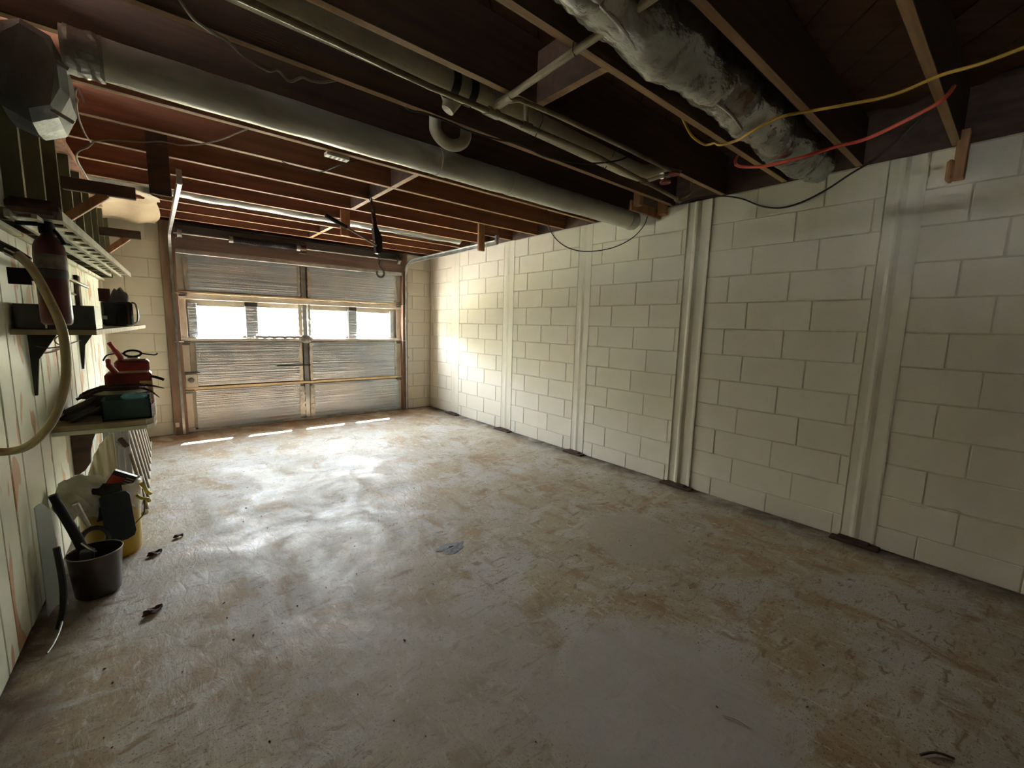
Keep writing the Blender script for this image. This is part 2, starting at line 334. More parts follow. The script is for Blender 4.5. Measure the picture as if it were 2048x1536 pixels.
# ---- block meshes shared between alike blocks
_bm = {}
def block_mesh(w, h):
    key = (round(w, 3), round(h, 3))
    if key not in _bm:
        b = MB(); g = .0028; d = .006; hw, hh = w/2-g, h/2-g; c = .0035
        o_ = [(-hw, -hh), (hw, -hh), (hw, hh), (-hw, hh)]; i_ = [(-hw+c, -hh+c), (hw-c, -hh+c), (hw-c, hh-c), (-hw+c, hh-c)]
        A = [b.bm.verts.new((.012, u, v)) for u, v in o_]; B = [b.bm.verts.new((.0028, u, v)) for u, v in o_]; D = [b.bm.verts.new((0, u, v)) for u, v in i_]
        for P, Q in ((A, B), (B, D)):
            for k in range(4): b.bm.faces.new((P[k], P[(k+1) % 4], Q[(k+1) % 4], Q[k]))
        b.bm.faces.new(D); b.bm.faces.new(A[::-1]); bmesh.ops.recalc_face_normals(b.bm, faces=b.bm.faces[:])
        me = bpy.data.meshes.new('block'); b.bm.to_mesh(me); b.bm.free(); me.materials.append(M_BLOCK); _bm[key] = me
    return _bm[key]
BW, BH, Z0 = .4064, .1977, .1455
def block_wall(parent, a0, a1, z1, place, off):
    # place(s, z) -> (location, rotz)
    rows = [(-1, 0, Z0)]+[(k, Z0+k*BH, Z0+(k+1)*BH) for k in range(11)]
    for n, za, zb in rows:
        if za >= z1: continue
        zb = min(zb, z1); o = off[n % 2]; k0 = math.floor((a0-o)/BW)
        for k in range(k0, k0+int((a1-a0)/BW)+3):
            s0, s1 = max(o+k*BW, a0), min(o+(k+1)*BW, a1)
            if s1-s0 < .03: continue
            ob = bpy.data.objects.new('block', block_mesh(s1-s0, zb-za)); C.objects.link(ob)
            loc, rz = place((s0+s1)/2, (za+zb)/2); ob.parent = parent
            ob.location = Vector(loc)+Vector((random.uniform(-.0008, .0008), 0, 0)); ob.rotation_euler = (random.uniform(-.003, .003), 0, rz)
wr = MB().box((.106, .52, 1.165), (.2, 11.1, 2.33)).build('wall_right', M_MORTAR, kind='structure')
block_wall(wr, -2.2, YD, 2.322, lambda s, z: ((0, s, z), 0), {1: .275, 0: .125})
MB().box((.1, .52, 2.49), (.19, 11.1, .33)).build('trim_1', M_DARKW, kind='structure')   # rim board on the block wall
# door wall, either side of the opening and none above it
wd = MB().box((-.15, 6.156, 1.165), (.55, .2, 2.33)).box((-3.54, 6.156, 1.165), (.6, .2, 2.33)).build('wall_far', M_MORTAR, kind='structure')
block_wall(wd, -.42, 0, 2.322, lambda s, z: ((s, 6.05, z), PI/2), {1: .1, 0: .3})
block_wall(wd, -3.84, -3.25, 2.322, lambda s, z: ((s, 6.05, z), PI/2), {1: .1, 0: .3})
MB().box((-1.9, 6.165, 2.49), (4.6, .2, .33)).build('trim_2', M_DARKW, kind='structure')  # rim board over the far wall
MB().box((-1.9, YB-.1, 1.25), (4.6, .2, 2.6)).build('wall_back', M_STUDBACK, kind='structure')

# ---- left wall: a slightly skewed plank partition with open studs above
def LX(y, out=0.): return -3.84+.03*(y-2.07)+out
LA = -math.atan(.03)
wl = MB().hexa([(LX(YB, -.2), YB, 0), (LX(YB, -.025), YB, 0), (LX(YD, -.025), YD, 0), (LX(YD, -.2), YD, 0), (LX(YB, -.2), YB, 2.5), (LX(YB, -.025), YB, 2.5), (LX(YD, -.025), YD, 2.5), (LX(YD, -.2), YD, 2.5)]).build('wall_left', M_STUDBACK, kind='structure')
y = YB
ws = [.17, .2, .13, .19, .16, .21, .12, .18]
k = 0
PT = 1.66
while y < YD-.05:
    w = min(ws[(k*5) % 8], YD-y); yc = y+w/2; k += 1
    b = MB().box((0, 0, 0), (.022, w-.007, PT-.03-random.uniform(0, .006)), bev=.003)
    o = b.build('plank', M_PLANK, wl); o.location = (LX(yc, -.012+random.uniform(-.002, .002)), yc, PT/2+.01); o.rotation_euler = (0, 0, LA)
    y += w
# ledge on top of the planks
MB().hexa([(LX(YB, -.03), YB, PT), (LX(YB, .015), YB, PT), (LX(YD, .015), YD, PT), (LX(YD, -.03), YD, PT), (LX(YB, -.03), YB, PT+.02), (LX(YB, .015), YB, PT+.02), (LX(YD, .015), YD, PT+.02), (LX(YD, -.03), YD, PT+.02)]).build('ledge', M_PLANK, wl)
ys = -2.3
while ys < 6.0:
    wdt = .09 if ys < 2.7 else .04
    MB().box((LX(ys, .03), ys, (PT+.03+2.3)/2), (.11, wdt, 2.3-PT-.03)).build('stud', M_STUD, wl)
    ys += .405 if ys > 2.7 else .36
MB().hexa([(LX(YB, -.03), YB, 2.29), (LX(YB, .1), YB, 2.29), (LX(YD, .1), YD, 2.29), (LX(YD, -.03), YD, 2.29), (LX(YB, -.03), YB, 2.33), (LX(YB, .1), YB, 2.33), (LX(YD, .1), YD, 2.33), (LX(YD, -.03), YD, 2.33)]).build('top_plate', M_WOOD, wl)

# ---- ceiling: diagonal subfloor boards over joists
ce = MB().box((-1.9, .55, 2.65), (5.0, 11.7, .03)).build('ceiling', M_DARKW, kind='structure')
for i in range(-46, 34):
    a = PI/4; cx_, cy_ = -1.9+i*.19*math.cos(a), 1.75+i*.19*math.sin(a)*-1
    # clip the board to the room rectangle
    d = Vector((math.sin(a), math.cos(a))); ts = []
    for lo, hi, c0, dd in ((-4.0, .0, cx_, d.x), (YB, 6.05, cy_, d.y)):
        t0, t1 = sorted(((lo-c0)/dd, (hi-c0)/dd)); ts.append((t0, t1))
    t0, t1 = max(ts[0][0], ts[1][0]), min(ts[0][1], ts[1][1])
    if t1-t0 < .3: continue
    mid = (t0+t1)/2
    o = MB().box((0, 0, 0), (.182, t1-t0-.1, .019)).build('subfloor_board', M_SUB, ce)
    o.location = (cx_+d.x*mid, cy_+d.y*mid, 2.618+random.uniform(-.002, .002)); o.rotation_euler = (0, 0, -a)
JY = [-4.7, -4.3, -3.9, -3.5, -3.1, -2.7, -2.3, -1.87, -1.46, -1.06, -.65, -.26, .08-.12, .365, .78, 1.185, 1.60, 2.005, 2.405, 2.82, 3.24, 3.66, 4.10, 4.545, 4.985, 5.40, 5.82]
JY = sorted(set(JY))
jm = None
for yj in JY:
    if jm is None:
        ob = MB().box((0, 0, 0), (4.1, .038, .27), bev=.002).build('floor_joist', M_JOIST, ce); jm = ob.data; jm.materials.append(M_EDGE_LIT)
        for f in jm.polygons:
            if f.normal.z < -.9: f.material_index = 1   # paler underside of the joists: floor bounce put into the colour
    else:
        if yj > 2.7 and jm.materials[0] == M_JOIST: jm = jm.copy(); jm.materials[0] = M_JOIST_LIT  # joists nearer the door take the lit copy of the wood
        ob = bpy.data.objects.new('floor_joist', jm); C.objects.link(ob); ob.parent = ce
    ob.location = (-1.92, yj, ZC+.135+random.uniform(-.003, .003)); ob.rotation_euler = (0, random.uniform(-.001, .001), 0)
def blocking(x, ya, yb, zc=ZC+.12, h=.22, w=.04):
    o = MB().box((x, (ya+yb)/2, zc), (w, yb-ya, h)).build('blocking', M_JOIST, ce); o.data.materials.append(M_EDGE_LIT)
    for f in o.data.polygons:
        if f.normal.z < -.9: f.material_index = 1  # same painted floor bounce under the blocking
for ya, yb in zip(JY, JY[1:]):
    if ya > 2.7 and yb < 4.2: blocking(-1.89, ya+.02, yb-.02, ZC+.112)
    elif ya >= 4.9: blocking(-1.79, ya+.02, yb-.02, ZC+.112)
    elif 1.1 < ya < 1.5: blocking(-1.915, ya+.02, yb-.02, ZC+.112)
    # pale rim blocks between joist ends on the left wall
    if 2.9 < ya < 4.9: MB().box((LX((ya+yb)/2, .06), (ya+yb)/2, ZC+.1), (.03, yb-ya-.05, .18)).build('rim_block', M_WOOD, ce)

# ---- garage door
DX0, DX1 = -3.13, -.49; YF = 6.075
door = MB().box(((DX0+DX1)/2, YF+.055, .246), (DX1-DX0, .012, .488)).box(((DX0+DX1)/2, YF+.055, .7675), (DX1-DX0, .012, .555)).box(((DX0+DX1)/2, YF+.055, 1.80), (DX1-DX0, .012, .46)).build('door_1', M_DOORP, kind='structure')
# window section skin with four openings
b = MB()
xs = [DX0]+[v for w_ in WIN for v in w_[:2]]+[DX1]
for i in range(0, 10, 2): b.box(((xs[i]+xs[i+1])/2, YF+.055, 1.31), (xs[i+1]-xs[i], .012, .53))
for x0, x1, z0, z1 in WIN:
    b.box(((x0+x1)/2, YF+.055, (1.045+z0)/2), (x1-x0, .012, z0-1.045)); b.box(((x0+x1)/2, YF+.055, (1.575+z1)/2), (x1-x0, .012, 1.575-z1))
b.build('window_section', M_DOORP, door)
XM = -1.83
def foilpanel(x0, x1, z0, z1, label=None):
    def fn(u, v):
        e = 4*u*(1-u)*4*v*(1-v)
        return Vector((x0+(x1-x0)*u, YF-.002-.012*min(1, e*3)+.003*math.sin(u*23+v*9)*(e > .05), z0+(z1-z0)*v))
    o = MB().grid(fn, 26, 10, .012).build('insulation_panel', M_FOIL, door, smooth=True)
    return o
foilpanel(-3.05, -1.90, 1.62, 2.0); foilpanel(-1.76, -.56, 1.60, 2.0)
foilpanel(-3.0, -1.90, .54, 1.03); foilpanel(-1.78, -.56, .53, 1.03)
foilpanel(-3.03, -1.92, .03, .485); foilpanel(-1.76, -.54, .03, .475)
# narrow foil strips between the panes
for x0, x1 in ((-3.05, -2.965), (-2.495, -2.36), (-1.27, -1.146), (-.655, -.60)):
    MB().box(((x0+x1)/2, YF+.012, 1.285), (x1-x0, .02, .40), bev=.004).build('foil_strip', M_FOIL, door)
for x in (-2.43, -1.205): MB().box((x, YF-.002, 1.492), (.135 if x < -2 else .105, .008, .05)).build('tape_patch', M_DKGREY, door)
# stiles and rails of the frame
for x, w_ in ((-3.095, .065), (XM, .06), (-.525, .065)):
    for z0, z1 in ((.0, .485), (.50, 1.04), (1.055, 1.57), (1.585, 2.03)):
        MB().box((x, YF+.02, (z0+z1)/2), (w_, .05, z1-z0), bev=.003).build('stile', M_DOORP if x != XM else M_GALV, door)
for z, h, m_, dd in ((.51, .028, M_FOAMY, .03), (1.068, .03, M_DOORP, .03), (1.045, .02, M_GALV, .012), (1.595, .022, M_FOAMY, .03), (1.55, .06, M_DOORP, .01), (2.03, .03, M_GALV, .045), (.018, .03, M_GALV, .02)):
    MB().box(((DX0+DX1)/2, YF+.025-dd/2, z), (DX1-DX0, .05+dd, h), bev=.003).build('rail', m_, door)
MB().box(((DX0+DX1)/2, YF+.03, 1.083+.006), (DX1-DX0, .05, .028)).build('rail', M_TAPE, door)
MB().box(((DX0+DX1)/2, 6.045, 2.028), (DX1-DX0-.01, .10, .05), bev=.006).build('top_strut', M_GALV, door)
# crumpled tape along the seams
def tape(x0, x1, z0, z1, seed, m_=None):
    rd = random.Random(seed); ph = [rd.uniform(0, 6) for _ in range(4)]
    nx = max(3, int((x1-x0)/.03)); nz_ = max(3, int((z1-z0)/.03))
    def fn(u, v):
        return Vector((x0+(x1-x0)*u+.006*math.sin(v*31+ph[0])*(1 if u > .5 else -1), YF-.02+.004*math.sin(u*40+ph[1])+.004*math.sin(v*37+ph[2]), z0+(z1-z0)*v+.006*math.sin(u*29+ph[3])))
    MB().grid(fn, nx, nz_, .002).build('tape_strip', m_ or M_TAPE, door, smooth=True)
for i, (x0, x1, z0, z1) in enumerate(((-1.905, -1.875, 1.62, 2.0), (-1.79, -1.75, 1.62, 2.01), (-1.93, -1.865, .05, .46), (-1.80, -1.745, .03, .45), (-1.92, -1.88, .53, 1.02), (-1.79, -1.755, .53, 1.03), (-3.065, -3.02, 1.62, 1.98), (-.60, -.555, 1.62, 2.0), (-.60, -.56, .53, 1.04), (-1.91, -1.865, 1.12, 1.52), (-1.79, -1.765, 1.12, 1.53), (-3.06, -2.995, 1.045, 1.10), (-1.74, -.57, 1.572, 1.59), (-2.4, -1.9, 1.085, 1.112))):
    tape(x0, x1, z0, z1, i, M_DOORP if i in (4, 5, 9) else None)
# crumpled tape knot at the centre of the door
rd = random.Random(5); b = MB(); r = bmesh.ops.create_icosphere(b.bm, subdivisions=3, radius=1)
for v in r['verts']: v.co = Vector((XM+v.co.x*.085*(1+.25*rd.uniform(-1, 1)), YF-.022+v.co.y*.018, 1.075+v.co.z*.045*(1+.35*rd.uniform(-1, 1))))
b.build('tape_knot', M_TAPE, door)
# the four panes
for x0, x1, z0, z1 in WIN:
    f = MB()
    for cx_, cz_, w_, h_ in (((x0+x1)/2, z1+.006, x1-x0+.03, .014), ((x0+x1)/2, z0-.004, x1-x0+.03, .012), (x0-.004, (z0+z1)/2, .012, z1-z0), (x1+.004, (z0+z1)/2, .012, z1-z0)): f.box((cx_, YF+.04, cz_), (w_, .045, h_), bev=.002)
    fr = f.build('window_frame', M_WHITE, door)
    MB().box(((x0+x1)/2, YF+.05, (z0+z1)/2), (x1-x0, .003, z1-z0)).build('pane', M_GLASS, fr)
# latch, hinges, lock bar
MB().box((-3.06, YF-.03, .60), (.115, .012, .15), bev=.004).build('latch_plate', M_WHITE, door)
MB().lathe([(0, 0), (.03, 0), (.03, .012), (.018, .03), (0, .03)], (-3.065, YF-.036, .61), 14, rotx(PI/2)).build('latch_knob', M_SHAFT, door, smooth=True)
MB().tube([(-3.12, YF-.05, .70), (-3.0, YF-.05, .70), (-2.985, YF-.05, .69)], .006, 6).build('latch_bolt', M_BLACK, door)
MB().tube([(-2.19, YF-.035, .735), (-1.79, YF-.035, .735)], .007, 6).build('lock_bar', M_BLACK, door)
for x in (-3.09, -.53):
    for z in (.49, 1.045, 1.58): MB().box((x, YF-.022, z), (.075, .012, .07), bev=.004).tube([(x-.045, YF-.035, z), (x+.045, YF-.035, z)], .009, 8).build('hinge', M_SHAFT, door)
for x in (-3.09,): MB().box((x, YF-.02, .03), (.07, .02, .055), bev=.004).build('bottom_fixture', M_GALV, door)

# jambs and header
for nme, x, w_ in (('trim_3', -3.1875, .125), ('trim_4', -.455, .08)): MB().box((x, 6.03, 1.165), (w_, .085, 2.33), bev=.003).build(nme, M_JAMB, kind='structure')
MB().box((-1.81, 6.03, 2.19), (2.64, .085, .28), bev=.003).build('trim_5', M_HEAD, kind='structure')

# ================================================================== THINGS ON THE DOOR WALL
def track(name, x, label, yend, side):
    t = thing(name, label, 'door track', (x, 5.97, 0), 'garage door tracks')
    R = .22; zt = 2.20
    path = [(x, 5.99, .01), (x, 5.99, 1.0), (x, 5.99, zt-R)]
    path += [(x, 5.99-R+R*math.cos(a), zt-R+R*math.sin(a)) for a in [PI/2*k/8 for k in range(1, 9)]]
    path += [(x, 4.8, zt+.003), (x, yend, zt+.006)]
    # C-shaped channel: web + two lips swept along the path
    b = MB(); prof = [(-.012, -.026), (.012, -.026), (.012, -.018), (-.006, -.018), (-.006, .018), (.012, .018), (.012, .026), (-.012, .026)]
    rings = []
    P = [Vector(p) for p in path]
    for i, p in enumerate(P):
        d = (P[min(i+1, len(P)-1)]-P[max(i-1, 0)]).normalized(); nrm = Vector((1, 0, 0)).cross(d)
        rings.append([b.bm.verts.new(p+Vector((side*u, 0, 0))+nrm*v) for u, v in prof])
    for A, B in zip(rings, rings[1:]):
        for k in range(8): b.bm.faces.new((A[k], A[(k+1) % 8], B[(k+1) % 8], B[k]))
    b.bm.faces.new(rings[0][::-1]); b.bm.faces.new(rings[-1])
    b.build('track_rail', M_GALV, t)
    for z in (.35, .8, 1.35, 1.75): MB().box((x-side*.03, 6.0, z), (.05, .02, .035)).box((x-side*.012, 5.985, z), (.006, .05, .035)).build('track_bracket', M_GALV, t)
    for z in (1.05, 1.58): MB().tube([(x-.02*side, 5.985, z), (x+.06*side, 5.985, z)], .006, 6).lathe([(0, 0), (.02, 0), (.02, .01), (0, .01)], (x, 5.985, z), 12, roty(PI/2)).build('roller', M_CHROME, t, smooth=True)
    MB().box((x, yend+.01, zt+.03), (.03, .03, .09)).build('end_bracket', M_GALV, t)
    return t
track('garage_door_track', -3.165, 'curved galvanised door track left of the garage door', 3.70, 1)
tr = track('garage_door_track', -.452, 'curved galvanised door track beside the white block wall', 3.78, -1)
t = thing('torsion_spring', 'black torsion spring and long steel shaft above the garage door', 'spring', (-1.85, 5.9, 2.2))
MB().tube([(-3.13, 5.90, 2.205), (-.55, 5.90, 2.205)], .013, 10).build('shaft', M_SHAFT, t, smooth=True)
b = MB(); pts = []
for k in range(62*8): a = 2*PI*k/8; pts.append((-2.60+.66*k/(62*8), 5.90+.034*math.cos(a), 2.205+.034*math.sin(a)))
b.tube(pts, .0055, 5).build('coil', M_BLACK, t, smooth=True)
MB().tube([(-2.60, 5.9, 2.205), (-1.94, 5.9, 2.205)], .029, 12).build('coil_core', M_BLACK, t, smooth=True)
for x in (-2.62, -1.92): MB().lathe([(0, -.02), (.042, -.02), (.042, .02), (.03, .03), (0, .03)], (x, 5.9, 2.205), 14, roty(PI/2)).build('winding_cone', M_SHAFT, t, smooth=True)
MB().box((-1.86, 5.95, 2.21), (.09, .05, .13), bev=.005).tube([(-1.89, 5.9, 2.205), (-1.83, 5.9, 2.205)], .03, 12).build('centre_bracket', M_IRON, t)
for x in (-3.08, -.60): MB().lathe([(0, -.02), (.05, -.02), (.045, 0), (.05, .02), (0, .02)], (x, 5.9, 2.205), 16, roty(PI/2)).box((x+(-.03 if x < -2 else .03), 5.95, 2.21), (.012, .09, .11)).build('cable_drum', M_SHAFT, t, smooth=True)
tag(MB().box((-1.83, 5.975, 2.262), (2.56, .03, .085), bev=.004).build('backing_board', mat('dark_board', srgb(66, 62, 62), srgb(84, 78, 76), .8, scale=4)), 'long dark board behind the torsion spring shaft over the garage door', 'board')  # board in one even dark grey tone

tag(MB().box((-3.222, 5.978, .12), (.035, .012, .05), bev=.003).box((-3.222, 5.968, .12), (.012, .014, .014)).build('wall_sensor', M_WHITE), 'small white sensor block low on the left door jamb', 'sensor')
# steel wall channels on the right wall
for i, (y0, y1, lab) in enumerate(((5.215, 5.42, 'white painted steel wall channel nearest the garage door'), (4.02, 4.22, 'white painted steel wall channel second from the garage door'), (2.835, 3.01, 'white painted steel wall channel in the middle of the block wall'), (1.665, 1.86, 'white painted steel wall channel with a deep fold, fourth from the garage door'), (.462, .64, 'white painted steel wall channel nearest the camera with a dark foot plate'))):
    t = thing('wall_channel', lab, 'steel channel', (-.01, (y0+y1)/2, 0), 'steel channels against the block wall')
    w_ = (y1-y0); e = .007 if i != 3 else .022
    prof = [(.004, y0), (-e*.5, y0), (-e*.55, y0+.012), (-e*.35, y0+.03), (-e*.3, y0+w_*.42), (-e*.95, y0+w_*.55), (-e, y0+w_*.62), (-e*.5, y0+w_*.72), (-e*.5, y1-.01), (-e*.9, y1-.004), (-e*.9, y1), (.004, y1)]
    MB().prism(prof, .02, 2.318, 2).build('channel', M_CHAN, t)
    MB().box((-.045, (y0+y1)/2, .008), (.075, w_+.07, .014), rotz(.03), bev=.003).build('foot_plate', M_RUST, t)
    MB().box((-.03, (y0+y1)/2+.01, .019), (.05, w_*.9, .008), rotz(-.05)).build('rust_flake', M_RUST, t)
# two mortar lumps on the right wall
for y_, z_ in ((.294, .325), (.155, .35)):
    b = MB(); r = bmesh.ops.create_icosphere(b.bm, subdivisions=2, radius=1)
    for v in r['verts']: v.co = Vector((v.co.x*.012, y_+v.co.y*.035, z_+v.co.z*.008*(1+.3*random.uniform(-1, 1))))
    b.build('mortar_lump', M_BLOCK, wr)

# ================================================================== OVERHEAD
def noisy_tube(a, b_, r, amp, n=20, segs=40, seed=0, sag=0):
    rd = random.Random(seed); mb = MB(); a, b_ = Vector(a), Vector(b_); rings = []
    ph = [rd.uniform(0, 6) for _ in range(6)]
    for i in range(segs+1):
        t_ = i/segs; c = a.lerp(b_, t_); c.z -= sag*math.sin(PI*t_*3)**2; ring = []
        for k in range(n):
            th = 2*PI*k/n; rr = r+amp*(.5*math.sin(th*3+t_*31+ph[0])+.35*math.sin(th*2-t_*57+ph[1])+.4*math.sin(t_*90+ph[2])*math.sin(th+ph[3]))+amp*.4*rd.uniform(-1, 1)
            ring.append(mb.bm.verts.new(c+Vector((0, rr*math.cos(th), rr*math.sin(th)))))
        rings.append(ring)
    for A, B in zip(rings, rings[1:]):
        for k in range(n): mb.bm.faces.new((A[k], A[(k+1) % n], B[(k+1) % n], B[k]))
    mb.bm.faces.new(rings[0][::-1]); mb.bm.faces.new(rings[-1]); return mb
t = thing('duct', 'long grey jacketed round duct under the joists from the foil plenum to the block wall', 'duct', (-1.8, 2.42, 2.24))
noisy_tube((-3.55, 2.34, 2.258), (-.06, 2.35, 2.257), .0735, .002, 28, 90, 3).build('duct_pipe', M_DUCT, t, smooth=True)
for x in (-1.99, -1.45): MB().tube([(x-.03, 2.343, 2.2575), (x+.03, 2.343, 2.2575)], .0765, 28).build('duct_joint', M_DUCT, t, smooth=True)
noisy_tube((-.14, 2.35, 2.257), (-.05, 2.35, 2.257), .079, .003, 24, 4, 9).build('duct_collar', M_FOILW, t, smooth=True)
noisy_tube((-3.54, 2.34, 2.257), (-3.44, 2.34, 2.257), .078, .003, 20, 8, 11).build('duct_collar', M_FOILW, t)
t = thing('duct', 'sagging silver foil wrapped flexible duct between joists above the cables', 'duct', (-1.4, .98, 2.3), None)
noisy_tube((-3.6, .975, 2.40), (-.12, .985, 2.37), .115, .017, 24, 140, 4, .02).build('foil_jacket', M_FOILD, t, smooth=True)
MB().tube(smoothpath([(-3.5, .95, 2.275), (-2.4, .93, 2.27), (-1.9, .99, 2.262), (-1.4, .96, 2.268), (-1.0, 1.0, 2.262), (-.5, .97, 2.27)], 6), .006, 6).build('jacket_seam', M_TAPE, t)
t = thing('duct', 'long thin foil covered duct in the joist bay nearest the garage door', 'duct', (-1.8, 4.78, 2.35), None)
noisy_tube((-3.68, 4.77, 2.395), (-.3, 4.77, 2.395), .07, .006, 16, 60, 6).build('foil_jacket', M_FOILW, t, smooth=True)
MB().box((-3.49, 4.77, 2.335), (.38, .38, .012), bev=.003).build('foil_sheet', M_FOILW, t)
# foil plenum
rd = random.Random(3); b = MB(); cxp, czp = -3.640, 2.135; rings = []
for yy, s in ((2.26, .8), (2.30, .97), (2.42, 1.0), (2.52, .98), (2.58, .86)):
    rings.append([b.bm.verts.new((cxp+s*.105*math.copysign(abs(math.cos(a))**.8, math.cos(a))*(1+.03*rd.uniform(-1, 1)), yy+.01*rd.uniform(-1, 1), czp+s*.165*math.sin(a)*(1+.03*rd.uniform(-1, 1)))) for a in [2*PI*(k+.5)/10 for k in range(10)]])
for A, B in zip(rings, rings[1:]):
    for k in range(10): b.bm.faces.new((A[k], A[(k+1) % 10], B[(k+1) % 10], B[k]))
b.bm.faces.new(rings[0][::-1]); b.bm.faces.new(rings[-1])
pl = thing('plenum', 'bulky foil wrapped duct plenum with taped seams in the upper left corner', 'plenum', (cxp, 2.42, 1.97))
b.build('foil_body', mat('dull_foil', srgb(140, 144, 142), srgb(112, 116, 114), .45, .6, scale=5, bump=.6, bscale=16), pl)
for a in (.35, -.45): MB().box((cxp+.02, 2.27, czp+a*.22), (.2, .006, .012), roty(.5)).build('tape_seam', M_TAPE, pl)

# drain pipe
dr = thing('drain_pipe', 'thick cream plastic drain pipe along the ceiling with two black couplings', 'pipe', (-1.8, 1.8, 2.35))
MB().tube([(-4.0, 1.8, 2.415), (-2.16, 1.8, 2.385)], .057, 20).build('pipe', M_PVC, dr, smooth=True)
MB().tube([(-2.16, 1.8, 2.385), (-.95, 1.8, 2.35), (-.80, 1.79, 2.348), (-.70, 1.75, 2.36), (-.62, 1.69, 2.40)], [.055, .055, .054, .05, .045], 20).build('pipe', M_PVC, dr, smooth=True)
MB().tube(smoothpath([(-.62, 1.69, 2.40), (-.5, 1.66, 2.44), (-.38, 1.64, 2.49), (-.28, 1.63, 2.56), (-.25, 1.63, 2.60)], 4), .036, 14).build('bend', M_PVC, dr, smooth=True)
for x in (-2.26, -2.165): MB().tube([(x-.018, 1.8, 2.388), (x+.018, 1.8, 2.388)], .064, 20).build('coupling', M_RUBBER, dr, smooth=True)
MB().tube([(-2.24, 1.85, 2.40), (-2.215, 1.86, 2.345), (-2.235, 1.87, 2.305)], [.05, .046, .03], 14).build('branch_stub', M_PVC, dr, smooth=True)
MB().tube([(-2.06, 1.8, 2.382), (-1.98, 1.8, 2.38)], .0605, 18).build('taped_joint', M_TAPE, dr, smooth=True)
for x in (-1.75, -1.15): MB().tube([(x, 1.86, 2.55), (x, 1.865, 2.36), (x, 1.80, 2.288), (x, 1.735, 2.36), (x, 1.73, 2.55)], .003, 5).build('hanger_wire', M_IRON, dr)
tag(MB().tube(smoothpath([(-2.16, 2.12, 2.612), (-2.158, 2.12, 2.37), (-2.155, 2.12, 2.32), (-2.12, 2.12, 2.285), (-2.062, 2.12, 2.272), (-2.005, 2.12, 2.29), (-1.97, 2.12, 2.33), (-1.965, 2.12, 2.40), (-1.965, 2.12, 2.612)], 4), .031, 14).build('sink_trap', M_PVC, smooth=True), 'u shaped cream plastic sink trap hanging beside the big grey duct', 'pipe')
# water pipes
t = thing('water_pipe', 'thin cream water pipe running below the drain pipe to a square loop near the wall', 'pipe', (-1.8, 1.71, 2.25))
MB().tube([(-3.4, 1.705, 2.318), (-2.784, 1.705, 2.297), (-2.422, 1.705, 2.282), (-1.9, 1.705, 2.29), (-1.323, 1.705, 2.288), (-.858, 1.705, 2.258), (-.436, 1.705, 2.231), (-.40, 1.65, 2.262), (-.39, 1.637, 2.28), (-.39, 1.637, 2.6)], .0125, 10).build('pipe', M_COPPER, t, smooth=True)
for p, d in (((-2.09, 1.705, 2.288), 0), ((-1.885, 1.705, 2.29), 0), ((-.86, 1.705, 2.258), 0), ((-.436, 1.705, 2.231), 0)): MB().tube([Vector(p)-Vector((.03, 0, 0)), Vector(p)+Vector((.03, 0, 0))], .018, 10).build('fitting', M_COPPER, t, smooth=True)
MB().tube([(-1.885, 1.705, 2.29), (-1.885, 1.715, 2.40), (-1.885, 1.715, 2.6)], .0115, 8).build('riser', M_COPPER, t, smooth=True)
MB().tube([(-.858, 1.705, 2.258), (-.73, 1.65, 2.315), (-.60, 1.635, 2.365), (-.595, 1.635, 2.6)], .0125, 10).build('branch', M_WHITE, t, smooth=True)
v = MB().tube([(-.745, 1.655, 2.308), (-.67, 1.645, 2.335)], .022, 10).build('valve_body', M_CHROME, t, smooth=True)
MB().lathe([(0, 0), (.034, 0), (.036, .008), (.03, .016), (.012, .018), (0, .018)], (-.70, 1.655, 2.272), 14).build('valve_handle', M_REDP, t, smooth=True)
t = thing('water_pipe', 'thin copper pipe strapped under a joist with a red valve handle', 'pipe', (-1.4, 1.555, 2.28))
MB().tube([(-2.10, 1.60, 2.296), (-2.05, 1.565, 2.305), (-1.766, 1.56, 2.312), (-1.328, 1.56, 2.312), (-1.085, 1.56, 2.306), (-.82, 1.56, 2.306), (-.70, 1.575, 2.33), (-.60, 1.60, 2.36)], .0115, 10).build('pipe', M_COPPER, t, smooth=True)
MB().lathe([(0, 0), (.034, 0), (.036, .008), (.03, .016), (.012, .018), (0, .018)], (-.765, 1.555, 2.285), 14).build('valve_handle', M_REDP, t, smooth=True)
t = thing('gas_pipe', 'straight cream pipe crossing below the joists from the drain pipe towards the camera', 'pipe', (-2.13, .8, 2.29))
MB().tube([(-2.09, 1.72, 2.308), (-2.10, 1.655, 2.303), (-2.145, .75, 2.303), (-2.19, -.3, 2.305)], .0145, 10).build('pipe', M_COPPER, t, smooth=True)
MB().tube([(-2.095, 1.66, 2.303), (-2.10, 1.56, 2.303)], .02, 10).build('fitting', M_COPPER, t, smooth=True)
MB().tube([(-2.125, 1.17, 2.34), (-2.11, 1.172, 2.30), (-2.125, 1.172, 2.285), (-2.14, 1.172, 2.30), (-2.135, 1.17, 2.34)], .002, 4).build('pipe_hook', M_IRON, t)

